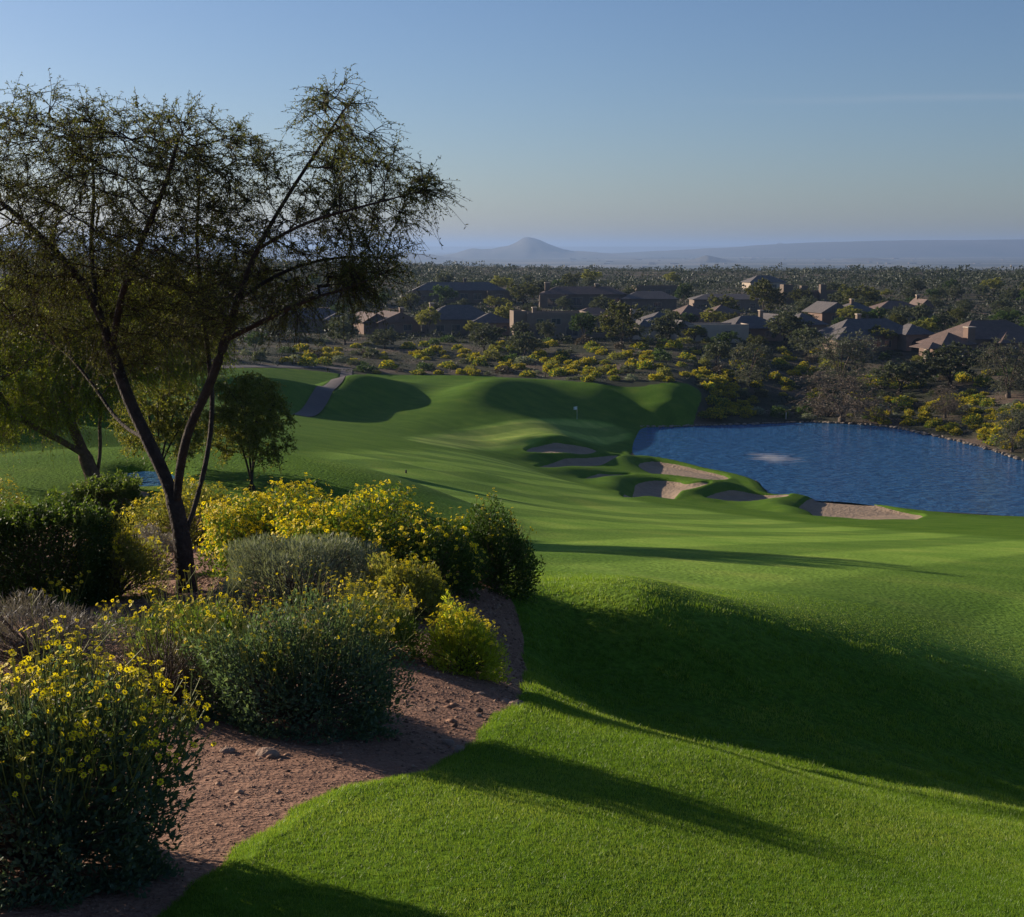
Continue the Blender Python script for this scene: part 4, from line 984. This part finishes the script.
# ------------------------------------------------------------------ houses
M['stucco'] = solid('tan_stucco', (.21,.155,.12), (.17,.125,.095), .6, .9, .15, 8)
M['stucco_pink'] = solid('rose_stucco', (.21,.135,.105), (.17,.11,.085), .6, .9, .15, 8)
M['stucco_pale'] = solid('pale_stucco', (.42,.34,.27), (.36,.29,.23), .6, .9, .15, 8)
M['stucco_brown'] = solid('brown_stucco', (.15,.11,.085), (.12,.09,.07), .6, .9, .15, 8)
def tile_mat(name, c1, c2):
    m, nt, out = newmat(name); tc = N(nt, 'ShaderNodeTexCoord')
    b = N(nt, 'ShaderNodeTexBrick'); b.inputs['Scale'].default_value = 1.; b.inputs['Brick Width'].default_value = .3; b.inputs['Row Height'].default_value = .35; b.inputs['Mortar Size'].default_value = .02
    b.inputs['Color1'].default_value = (*c1,1); b.inputs['Color2'].default_value = (*c2,1); b.inputs['Mortar'].default_value = (*[q*.5 for q in c2],1)
    nt.links.new(tc.outputs['Object'], b.inputs[0]); p = N(nt, 'ShaderNodeBsdfPrincipled'); p.inputs['Roughness'].default_value = .8
    n = N(nt, 'ShaderNodeTexNoise'); n.inputs['Scale'].default_value = .8; nt.links.new(tc.outputs['Object'], n.inputs[0])
    q = N(nt, 'ShaderNodeMixRGB', blend_type='MULTIPLY'); q.inputs[0].default_value = .6; r = ramp(nt, [(.3,(.7,.7,.7)),(.7,(1.2,1.15,1.1))]); nt.links.new(n.outputs[0], r.inputs[0]); nt.links.new(b.outputs[0], q.inputs[1]); nt.links.new(r.outputs[0], q.inputs[2])
    nt.links.new(q.outputs[0], p.inputs['Base Color']); nt.links.new(p.outputs[0], out.inputs[0]); return m
M['tile'] = tile_mat('grey_roof_tile', (.125,.105,.105), (.09,.08,.08)); M['tile_red'] = tile_mat('red_roof_tile', (.16,.10,.08), (.12,.078,.063))
M['flatroof'] = solid('flat_roof', (.36,.29,.24), (.28,.23,.19), .7)
m, nt, out = newmat('window_glass'); p = N(nt, 'ShaderNodeBsdfPrincipled'); p.inputs['Base Color'].default_value = (.03,.045,.06,1); p.inputs['Roughness'].default_value = .08; p.inputs['Specular IOR Level'].default_value = .8; nt.links.new(p.outputs[0], out.inputs[0]); M['glass'] = m
M['frame'] = solid('window_frame', (.30,.25,.2)); M['door'] = solid('garage_door_paint', (.33,.27,.21), rough=.6)
def hip(m, x0, x1, y0, y1, z, rise, ov=.5, ridge='x', gable=False):
    x0 -= ov; x1 += ov; y0 -= ov; y1 += ov; z0 = z-.12
    if ridge == 'x': 
        q = 0 if gable else (y1-y0)/2; q = min(q, (x1-x0)/2-.01); a = (x0+q, (y0+y1)/2, z+rise); b = (x1-q, (y0+y1)/2, z+rise)
        P = [(x0,y0,z),(x1,y0,z),(x1,y1,z),(x0,y1,z),a,b,(x0,y0,z0),(x1,y0,z0),(x1,y1,z0),(x0,y1,z0)]
        Fc = [(0,1,5,4),(2,3,4,5),(3,0,4),(1,2,5)]
    else:
        q = 0 if gable else (x1-x0)/2; q = min(q, (y1-y0)/2-.01); a = ((x0+x1)/2, y0+q, z+rise); b = ((x0+x1)/2, y1-q, z+rise)
        P = [(x0,y0,z),(x1,y0,z),(x1,y1,z),(x0,y1,z),a,b,(x0,y0,z0),(x1,y0,z0),(x1,y1,z0),(x0,y1,z0)]
        Fc = [(0,1,4),(1,2,5,4),(2,3,5),(3,0,4,5)]
    m.poly(P, Fc+[(0,6,7,1),(1,7,8,2),(2,8,9,3),(3,9,6,0),(9,8,7,6)])
def window(root, x, z, w, h, y, face='front', pane='glass'):
    """a framed window on a wall; y is the wall plane (front) or x plane (left)"""
    f = MB(); g = MB(); t = .12
    if face == 'front':
        for a in ((x-w/2-t,x+w/2+t,z-t,z),(x-w/2-t,x+w/2+t,z+h,z+h+t),(x-w/2-t,x-w/2,z,z+h),(x+w/2,x+w/2+t,z,z+h),(x-.04,x+.04,z,z+h)): f.box(a[0],a[1],y-.07,y+.05,a[2],a[3])
        g.box(x-w/2,x-.042,y-.03,y+.04,z+.002,z+h-.002); g.box(x+.042,x+w/2,y-.03,y+.04,z+.002,z+h-.002)
    else:
        for a in ((x-w/2-t,x+w/2+t,z-t,z),(x-w/2-t,x+w/2+t,z+h,z+h+t),(x-w/2-t,x-w/2,z,z+h),(x+w/2,x+w/2+t,z,z+h)): f.box(y-.07,y+.05,a[0],a[1],a[2],a[3])
        g.box(y-.03,y+.04,x-w/2,x+w/2,z+.002,z+h-.002)
    o = f.build('window', M['frame'], root); g.build('pane', M['glass'], o)
def house(label, px, py, rz, blocks, wall='stucco', roof='tile', chim=(), wins=(), extra=None, sc=1.):
    """blocks: (x0,x1,y0,y1,h,kind,rise) metres, y towards the back; origin at front centre on ground; slab down to meet slope"""
    g = on(px, py); root = empty('tiled_house' if blocks[0][5] != 'flat' else 'flat_roofed_house', g, math.radians(rz), label, 'house')
    for b in blocks:
        x0,x1,y0,y1,h,kind,rise = b; m = MB(); m.box(x0,x1,y0,y1,-2.5,h); m.build('wall', M[wall if len(b) < 8 else b[7]] if True else None, root)
        if kind == 'flat':
            m = MB(); t = .3
            m.box(x0,x1,y0,y0+t,h+.003,h+.55); m.box(x0,x1,y1-t,y1,h+.003,h+.55); m.box(x0,x0+t,y0+t,y1-t,h+.003,h+.55); m.box(x1-t,x1,y0+t,y1-t,h+.003,h+.55); m.build('parapet', M[wall], root)
            m = MB(); m.box(x0+t,x1-t,y0+t,y1-t,h+.003,h+.15); m.build('roof', M['flatroof'], root)
        else:
            m = MB(); hip(m, x0,x1,y0,y1,h+.13,rise,.55,'y' if kind.endswith('y') else 'x',kind.startswith('gable')); m.build('roof', M[roof], root)
            if kind.startswith('gable'):
                m = MB()
                if kind.endswith('y'):
                    for yy in (y0, y1-.2): m.poly([(x0,yy,h),(x1,yy,h),((x0+x1)/2,yy,h+rise*.93),(x0,yy+.2,h),(x1,yy+.2,h),((x0+x1)/2,yy+.2,h+rise*.93)], [(0,1,2),(5,4,3),(0,2,5,3),(1,4,5,2)])
                else:
                    for xx in (x0, x1-.2): m.poly([(xx,y0,h),(xx,y1,h),(xx,(y0+y1)/2,h+rise*.93),(xx+.2,y0,h),(xx+.2,y1,h),(xx+.2,(y0+y1)/2,h+rise*.93)], [(0,2,1),(5,3,4),(0,3,5,2),(1,2,5,4)])
                m.build('gable', M[wall], root)
    for (x, y, w, z0, z1) in chim:
        m = MB(); m.box(x-w/2,x+w/2,y-w/2,y+w/2,z0,z1); o = m.build('chimney', M[wall], root); m = MB(); m.box(x-w/2-.12,x+w/2+.12,y-w/2-.12,y+w/2+.12,z1+.003,z1+.25); m.build('chimney_cap', M['stucco_pale'], o)
    for wv in wins: window(root, *wv)
    rad = max(abs(b[0]) for b in blocks)+1; rad2 = max(abs(b[1]) for b in blocks)+1; d = max(b[3] for b in blocks)+1
    HOUSE_BOX.append((g[0]-rad-1, g[0]+rad2+1, g[1]-1.5, g[1]+d+1))
    return root
W_ = lambda x, z=1., w=1.6, h=1.3, y=0: (x, z, w, h, y, 'front')
def doorp(root, x, w, h, y=0.):
    m = MB(); m.box(x-w/2, x+w/2, y-.06, y-.003, 0, h)
    for i in range(1,4): m.box(x-w/2+.05, x+w/2-.05, y-.09, y-.061, h*i/4-.03, h*i/4+.03)
    m.build('garage_door', M['door'], root)
R = 12
house('low tiled house with two pink sunlit hip edges, leftmost of the houses', 312, 331, R, [(-9,9,0,9,3,'hipx',2.6),(3,11,-3.5,4,2.8,'hipy',1.9)], wins=[W_(-6),W_(-2,.8,2.4,1.5),W_(7,.9,1.8,1.3,-3.5)], chim=[(-3,7,.9,3,6.0)])
house('tiled house with long pale sunlit roof slopes, second from the left', 402, 334, 24, [(-6,5,0,12,2.9,'gabley',2.4),(-9,-2,3,16,2.8,'gabley',2.2)], 'stucco_pink', 'tile_red', wins=[W_(-3),W_(1.5,.9,2,1.4)], chim=[(3,9,.9,3,6)])
house('dark hip-roofed house with a second roof peak in front, left of the flat-roofed tan house', 462, 335, R, [(-8,9,3,14,3.6,'hipx',3.4),(2,13,-2,6,2.9,'hipy',2.4)], wins=[W_(-5,.9,2,1.4,3),W_(-1,.9,2,1.4,3),W_(5,.9,1.8,1.3,-2),W_(10,.9,1.8,1.3,-2)], chim=[(-6,10,1.0,3,7.4)])
house('two-storey flat-roofed tan house with light end walls', 556, 338, 10, [(-7,8,0,9,5.6,'flat',0),(-10.2,-7.0,1.5,7,6.0,'flat',0),(8,14,1.5,9,4.6,'flat',0)], wins=[W_(-4,3.3),W_(0,3.3,2.2,1.4),W_(4.5,3.3,1.6,1.4),W_(-4,.6,1.8,1.6),W_(4,.5,3,2),W_(11,1,2,1.6,1.5)], chim=[(-5,2,1.,5.6,7.2)])
house('low tan house peeking out right of the flat-roofed one', 598, 331, 5, [(-5,6,8,16,3.6,'hipx',1.9)], 'stucco_pale', 'tile_red', wins=[W_(-2,.9,1.8,1.4,8),W_(3,.9,1.8,1.4,8)])
house('long dusky hillside house with a row of windows, topmost at the left', 460, 304, 4, [(-15,15,4,14,4.2,'hipx',2.6),(-17,-6,0,8,3.4,'flat',0),(9,17,1,9,3.6,'flat',0)], 'stucco_brown', wins=[W_(-12,1,2.2,1.8,0),W_(-3,1.4,2.4,1.8,4),W_(1.5,1.4,2.4,1.8,4),W_(6,1.4,2.4,1.8,4),W_(13,1.2,2.4,1.8,1)], chim=[(2,9,1.,4,8)])
house('wide dusky house with large bluish windows above the flat-roofed one', 590, 309, 3, [(-15,12,3,13,4.4,'hipx',2.4),(-16,-7,0,6,3.8,'flat',0)], 'stucco_brown', 'tile_red', wins=[W_(-11.5,.9,4,2.4,0),W_(-4,1.1,3.4,2.4,3),W_(2,1.1,3.4,2.4,3),W_(8,1.1,4,2.4,3)], chim=[(-13,8,1.6,4,8),(3,8,1.2,4,7.6)])
house('low dusky house right of the bluish-windowed one', 648, 310, -3, [(-8,9,0,9,3.4,'hipx',2.3)], 'stucco_brown', 'tile', wins=[W_(-4),W_(3,.9,2.4,1.5)])
house('tiled house with a square chimney and sunlit left wall, near the middle', 668, 339, 16, [(-6,6,0,12,3.4,'hipx',2.8),(-8.2,-4,-1.5,5,3.0,'hipy',1.6)], 'stucco_pale', chim=[(-6.5,7,1.3,3,6.8)], wins=[W_(0),W_(4,.9,1.6,1.3)])
house('low flat-roofed garage with a bright triangular side wall', 716, 342, 8, [(-7,8,0,8,3.6,'flat',0),(-9.5,-7.003,.5,6,3.2,'gabley',1.8)], 'stucco_pale', wins=[W_(3,1.2),W_(-3,1.2)])
house('rose-tiled roof behind the flat garage', 712, 326, 14, [(-9,-1,0,10,3,'hipx',2.6),(1,9,2,10,3.2,'hipy',2.2)], 'stucco_pink', 'tile_red', wins=[W_(-5),W_(5,.9,1.6,1.3,2)])
house('hip-roofed house between the garage and the double-peaked one', 758, 341, 20, [(-7,7,0,10,3,'hipx',2.8)], 'stucco_pink', wins=[W_(-3),W_(3)])
house('double-peaked tiled house with a thin chimney, left of the widest one', 795, 338, 20, [(-7,1,0,10,3.1,'gabley',2.6),(1,10,1.5,11,3.0,'hipx',2.8)], 'stucco', chim=[(-7,5,.9,3,6.6)], wins=[W_(-3),W_(5,.9,1.8,1.3,1.5)])
h_ = house('widest hip-roofed house with a dark arched entry, at the right', 890, 352, 14, [(-12,9,3,14,3.5,'hipx',3.6),(-14,-5,-1.5,8,3.0,'hipy',2.6),(3.5,9.5,-1,7,3.9,'hipy',2.2),(8,15,4,12,3.0,'hipx',2.2)], 'stucco', chim=[(-2,12,1.,4,8.0)], wins=[W_(-11.5,.9,1.8,1.4,-1.5),W_(-7.5,.9,1.8,1.4,-1.5),W_(-2,.9,2.4,1.5,3),W_(1,.9,1.6,1.5,3)])
m = MB(); n_ = 16; pts = [(6.5-1.7,-1.03,-.5)]+[(6.5-1.7*math.cos(PI*i/n_),-1.03,1.6+1.5*math.sin(PI*i/n_)) for i in range(n_+1)]+[(6.5+1.7,-1.03,-.5)]
q = [(a, b+.02, cc) for a, b, cc in pts]; m.poly(pts+q, [tuple(range(len(pts))), tuple(range(len(pts),2*len(pts)))[::-1]]); m.build('arched_doorway', M['black'], h_)
house('pair of pale-edged roofs behind the widest house, on its left', 850, 324, 18, [(-9,0,0,10,3.2,'gabley',2.8),(0,10,2,11,3.2,'hipx',2.6)], 'stucco_pink', wins=[W_(-5),W_(5,.9,1.6,1.3,2)], chim=[(4,6,.9,3,6.6)])
house('tan-roofed house behind the widest one, on its right', 905, 320, 6, [(-8,5,0,9,3.2,'hipx',2.2),(4,8,-1,8,3.6,'gabley',2.4)], 'stucco', 'tile_red', wins=[W_(-4),W_(1)], chim=[(6,6,.9,3,7)])
h_ = house('big red-tiled house with a broad chimney, rightmost of the houses', 990, 359, 16, [(-5,16,3,15,4.0,'hipx',3.8),(-12,-4,0,9,3.2,'hipy',2.4),(2,12,-1,8,3.4,'hipx',2.4)], 'stucco_pink', 'tile_red', chim=[(-4.5,1.5,1.8,0,6.8)], wins=[W_(5,.9,2.2,1.5,-1),W_(9,.9,2.2,1.5,-1),W_(-8,.9,1.8,1.3,0)])
m = MB(); m.box(-16.5,-15.6,-1,-.1,-2.5,2.6); m.build('porch_column', M['stucco_pale'], h_); m = MB(); m.box(-13.8,-12.9,-2,-1.1,-2.5,2.6); m.build('porch_column', M['stucco_pale'], h_); m = MB(); hip(m, -16.5,-12,-2,5,2.75,1.2,.3,'y'); m.build('porch_roof', M['tile_red'], h_)
house('flat-roofed building with two square towers on the rise behind the roofs', 812, 305, 8, [(-8,16,2,12,4.2,'flat',0),(-10.5,-7.0,0,4,6.6,'flat',0),(-4,-1.5,0,1.99,6.2,'flat',0),(3,5,0,1.99,6.6,'flat',0)], 'stucco_brown', wins=[W_(8,1.2,2.4,1.6,2),W_(13,1.2,2.4,1.6,2)])
house('long low blue-grey house behind the central roofs', 728, 311, 3, [(-11,11,0,9,3.6,'hipx',1.6)], 'stucco', wins=[W_(-7),W_(-2),W_(3),W_(8)])
house('small pale roof far up near the scrubby ridge', 768, 290, 12, [(-8,8,0,10,3.2,'hipx',2.8)], 'stucco_pale', wins=[W_(-3),W_(3)])
house('dim far house among scrub left of the ridge roof', 660, 296, 6, [(-9,9,0,9,3.2,'flat',0)], 'stucco_brown', wins=[W_(-3),W_(3)])
house('dim far low house at the left of the ridge', 345, 306, 8, [(-12,10,0,10,3.6,'hipx',2.2)], 'stucco_brown', wins=[W_(-6),W_(0),W_(5)])

# ------------------------------------------------------------------ scatter over the slopes
far_left = (255,690,345,383)
scatter(165, [((255,700,346,384),5),((690,830,352,400),2),((700,760,378,418),2.2),((850,1024,372,440),2.6),((935,1024,420,452),1.2),((0,250,330,372),.6)], YB, (1.4,3.0), (.55,.9), LY, 'bush', GY_)
scatter(100, [((255,700,346,384),4),((690,830,352,400),2),((850,1024,372,440),2.6),((700,760,378,418),2),((930,1024,425,458),1.5)], YG, (1.6,3.6), (.5,.9), 'half yellow, half green bush, one of many alike on the slope beyond the green', 'bush', 'half yellow bushes on the desert slope beyond the green')
scatter(295, [((255,700,340,384),4),((690,1024,345,420),5),((0,250,300,372),2),((620,1024,330,360),1.5),((760,1024,395,455),1.5)], GB, (1.2,3.6), (.5,.95), LG, 'shrub', GG_)
print('trees', scatter(170, [((255,700,330,362),1.6),((255,1100,296,345),5),((640,1024,345,385),.8),((-60,255,300,365),2.2),((255,700,283,312),2.5),((800,1060,310,345),2.0),((840,1060,292,318),2.0)], TP, (4.5,10), (.55,.85), LT, 'tree', GT_))
# shoreline rocks
RM = []
for i in range(5):
    me = rock_mesh(1, 400+i, 1, .8, .55); me.materials.append(M['rock_grey']); RM.append(me)
sh = [p for p in chaikin([onz(x, y, LAKE) for x, y in [(640,427),(665,427),(700,426),(760,424),(810,422),(850,424),(890,427),(930,435),(985,448),(1024,461),(1080,475)]], 3, False)]
tot = 0; cnt = 0
L_ = np.cumsum([0]+[np.linalg.norm(sh[i+1]-sh[i]) for i in range(len(sh)-1)])
for s in np.arange(0, L_[-1], .42):
    i = min(np.searchsorted(L_, s), len(sh)-1); i = max(i, 1); t = (s-L_[i-1])/(L_[i]-L_[i-1]); p = sh[i-1]*(1-t)+sh[i]*t+rg.normal(0,.28,2)
    if cnt >= 290: break
    o = link(bpy.data.objects.new('shore_rock', RM[rg.integers(5)])); r = rg.uniform(.2,.5); o.location = (p[0], p[1], LAKE+.12); o.scale = (r,r,r*rg.uniform(.6,1)); o.rotation_euler = (0,0,rg.uniform(0,6)); cnt += 1
    tag(o, 'grey-tan rock, one of the many alike lining the far waterline of the pond', 'rock', 'rocks lining the far shore of the pond')

# far scrub covering the ridges: reads as one mass
n = 5200; px = rg.uniform(-250, 1300, n*3); 
def scrub(n, u0, u1, r0, r1, seed, quads=42, ws=1.):
    rg = np.random.default_rng(seed); u = rg.uniform(u0, u1, n); rr_ = r0*(r1/r0)**rg.uniform(0,1,n); x = np.sin(u)*rr_; y = np.cos(u)*rr_
    k = np.ones(n, bool)
    for b in HOUSE_BOX: k &= ~((x > b[0]-1) & (x < b[1]+1) & (y > b[2]-3) & (y < b[3]))
    k &= (local(lawn, x, y, 10) < -1.2) & (local(lake_poly, x, y, 10) < -1.2) & (local(path_poly, x, y, 10) < -.5)
    x, y = x[k], y[k]; z = H(x, y); m = len(x); w = np.clip(rg.lognormal(.35,.4,m), .5, 3.2)*np.clip(rr_[k]/520, .7, 1.5); w = w*ws; h = w*rg.uniform(.6,.95,m)
    d = hemi(m*quads, rg, 0).reshape(m, quads, 3); P = np.stack([x,y,z],-1)[:,None]+d*rg.uniform(.75,1.05,(m,quads,1))*np.stack([w,w,h*1.1],-1)[:,None]
    P = P.reshape(-1,3); sz = np.repeat(w, quads)*.33; V, f = leaves(P, d.reshape(-1,3)+rg.normal(size=P.shape)*.8, sz*rg.uniform(.6,1.3,len(P)), sz*.75, rg)
    v = np.repeat(np.clip(rg.normal(.5,.28,m),0,1), quads)*.7+rg.uniform(0,.3,m*quads)
    return V, f, np.repeat(v,4)
q = scrub(9500, math.radians(-24), math.radians(24), 330, 1150, 77, 34)
q2 = scrub(15000, math.radians(-24), math.radians(24), 232, 460, 78, 14, .42)
q = (np.concatenate([q[0], q2[0]]), np.concatenate([q[1], q2[1]+len(q[0])]), np.concatenate([q[2], q2[2]]))
tag(npmesh('desert_scrub', q[0], q[1], M['leaf_scrub'], var=q[2]), 'dusky scrub covering the distant desert ridges', 'scrub', kind='stuff')

# ------------------------------------------------------------------ far hills
M['hill'] = solid('hill_rock', (.13,.11,.09), (.06,.065,.05), .0016, .95, 0)
def hill(name, px, py_top, Y, wid_px, seed, prof, dep=.5):
    """ridge mesh at distance Y: prof(t) 0..1 heights over its width"""
    k = Y/F; w = wid_px*k; c_ = at(px, py_top, Y); top = c_[2]-PLAIN; nx, ny = 120, 40
    t = np.linspace(0,1,nx); s = np.linspace(-1,1,ny); T, S = np.meshgrid(t, s)
    x = (T-.5)*w; y = S*w*dep*.5; rg = np.random.default_rng(seed)
    h = prof(T)*np.maximum(0, 1-np.abs(S)**1.4)
    rid = sum(np.abs(np.sin(T*w/q*6.28+S*3*j+rg.uniform(0,6)+np.sin(S*5+j)))*a for j, (q, a) in enumerate([(w/6,.10),(w/13,.06),(w/29,.035)]))
    z = top*(h*(1-rid*(1-h)*1.2))-12*(1-h)**4
    V = np.stack([x, y, z], -1).reshape(-1,3); I = np.arange(nx*ny).reshape(ny,nx); f = np.stack([I[:-1,:-1],I[:-1,1:],I[1:,1:],I[1:,:-1]],-1).reshape(-1,4)
    o = npmesh(name, V, f, M['hill'], smooth=True); o.location = (c_[0], c_[1], PLAIN); tag(o, kind='structure'); return o
def gprof(*pk):
    def f(t):
        h = sum(a*np.exp(-np.abs((t-m_)/s_)**p_) for a, m_, s_, p_ in pk); e = np.clip(np.minimum(t, 1-t)/.12, 0, 1); return h*e*e*(3-2*e)
    return f
hill('mountain', 528, 239, 13000, 340, 1, gprof((.40,.50,.12,1.7),(.50,.515,.065,2.0),(.10,.49,.02,2),(.36,.36,.12,2),(.10,.33,.03,2),(.30,.68,.14,2)), .8)
hill('mountain', 400, 252, 10500, 260, 2, gprof((.8,.45,.25,2),(.2,.6,.12,2)), .6)
hill('hill', 706, 256, 9000, 90, 3, gprof((1,.5,.17,1.5),(.3,.7,.2,2)), .7)
hill('hill', 872, 257, 9500, 110, 4, gprof((.8,.5,.18,2),(.4,.3,.1,2)), .6)
hill('hill', 780, 242.5, 22000, 150, 5, gprof((1,.5,.09,1.6),(.45,.2,.1,2),(.5,.75,.12,2)), .6)
hill('mountain', 60, 232, 9000, 420, 6, gprof((.8,.3,.14,1.6),(.6,.55,.12,1.8),(.5,.8,.15,2)), .5)
hill('mountain', 300, 247, 12000, 260, 7, gprof((1,.4,.2,1.7),(.6,.7,.12,1.8)), .5)
hill('far_range', 1120, 236.5, 14500, 1500, 8, gprof((.95,.55,.30,2.2),(.25,.3,.1,2)), .12)
hill('far_range', 560, 246.5, 30000, 1300, 9, gprof((1,.5,.5,4)), .1)
# specks of a distant town on the plain
mt = MB(); 
for i in range(130):
    px = rg.uniform(560,1060); r = rg.uniform(4500, 16000); u = (px-512)/F; x, y = u*r, r; w = rg.uniform(6,26); h = rg.uniform(3,6); mt.box(x-w,x+w,y-12,y+12,PLAIN-1,PLAIN+h)
tag(mt.build('distant_town', M['stucco']), 'pale specks of a distant town spread over the hazy plain', 'town', kind='stuff')

# ------------------------------------------------------------------ haze
m, nt, out = newmat('haze_air'); v = N(nt, 'ShaderNodeVolumePrincipled'); v.inputs['Color'].default_value = (.30,.44,.72,1); v.inputs['Density'].default_value = 8e-5; v.inputs['Anisotropy'].default_value = .3; v.inputs['Absorption Color'].default_value = (0,0,0,1)
nt.links.new(v.outputs[0], out.inputs['Volume'])
hb = MB(); hb.box(-60000,60000,-60000,61000,PLAIN-14,132); o = hb.build('haze', m); tag(o, 'thin blue haze over the plain and hills', 'haze', kind='stuff')

# ------------------------------------------------------------------ light
w = bpy.data.worlds.new('World'); sc.world = w; w.use_nodes = True; nt = w.node_tree
bg = nt.nodes['Background']; sky = nt.nodes.new('ShaderNodeTexSky'); sky.sky_type = 'NISHITA'; sky.sun_disc = False
sky.sun_elevation = SUN_EL; sky.sun_rotation = SUN_AZ; sky.altitude = 700; sky.air_density = 1.0; sky.dust_density = 1.2; sky.ozone_density = 4
bg.inputs[1].default_value = .06
# a faint contrail / cirrus streak low in the sky
tc = nt.nodes.new('ShaderNodeTexCoord')
hs = nt.nodes.new('ShaderNodeMixRGB'); hs.blend_type = 'MULTIPLY'; hs.inputs[0].default_value = 1; hs.inputs[2].default_value = (1.0,.97,1.04,1); nt.links.new(sky.outputs[0], hs.inputs[1]); sx = nt.nodes.new('ShaderNodeSeparateXYZ'); nt.links.new(tc.outputs['Generated'], sx.inputs[0])
def mth(op, a, b=None, cc=None):
    q = nt.nodes.new('ShaderNodeMath'); q.operation = op
    for i, v in enumerate((a, b, cc)):
        if v is None: continue
        if isinstance(v, (int, float)): q.inputs[i].default_value = v
        else: nt.links.new(v, q.inputs[i])
    return q.outputs[0]
nz = nt.nodes.new('ShaderNodeTexNoise'); nz.inputs['Scale'].default_value = 9; nz.inputs['Detail'].default_value = 6; nt.links.new(tc.outputs['Generated'], nz.inputs[0])
el = mth('ADD', mth('MULTIPLY_ADD', sx.outputs['X'], .012, sx.outputs['Z']), mth('MULTIPLY', nz.outputs[0], .006))
dd = mth('DIVIDE', mth('SUBTRACT', el, .1035), .0022); ga = mth('POWER', 2.718, mth('MULTIPLY', mth('MULTIPLY', dd, dd), -1))
mr = nt.nodes.new('ShaderNodeMapRange'); mr.interpolation_type = 'SMOOTHSTEP'; mr.inputs[1].default_value = .08; mr.inputs[2].default_value = .30; nt.links.new(sx.outputs['X'], mr.inputs[0])
amt = mth('MULTIPLY', mth('MULTIPLY', ga, mr.outputs[0]), .10)
cl = nt.nodes.new('ShaderNodeMixRGB'); cl.inputs[2].default_value = (5.5,5.6,6.2,1); nt.links.new(amt, cl.inputs[0]); nt.links.new(hs.outputs[0], cl.inputs[1]); nt.links.new(cl.outputs[0], bg.inputs[0])
sun = bpy.data.lights.new('sun', 'SUN'); sun.energy = 5.0; sun.angle = math.radians(.55); sun.color = (1,.86,.68); so = bpy.data.objects.new('sun', sun); C.objects.link(so)
dv = Vector((SUNH[0]*math.cos(SUN_EL), SUNH[1]*math.cos(SUN_EL), math.sin(SUN_EL))); so.rotation_euler = dv.to_track_quat('Z','Y').to_euler()
sc.view_settings.view_transform = 'Standard'; sc.view_settings.look = 'None'; sc.view_settings.gamma = 1; sc.view_settings.exposure = 0.75
sc.cycles.volume_bounces = 0; sc.cycles.transparent_max_bounces = 8; sc.cycles.max_bounces = 6
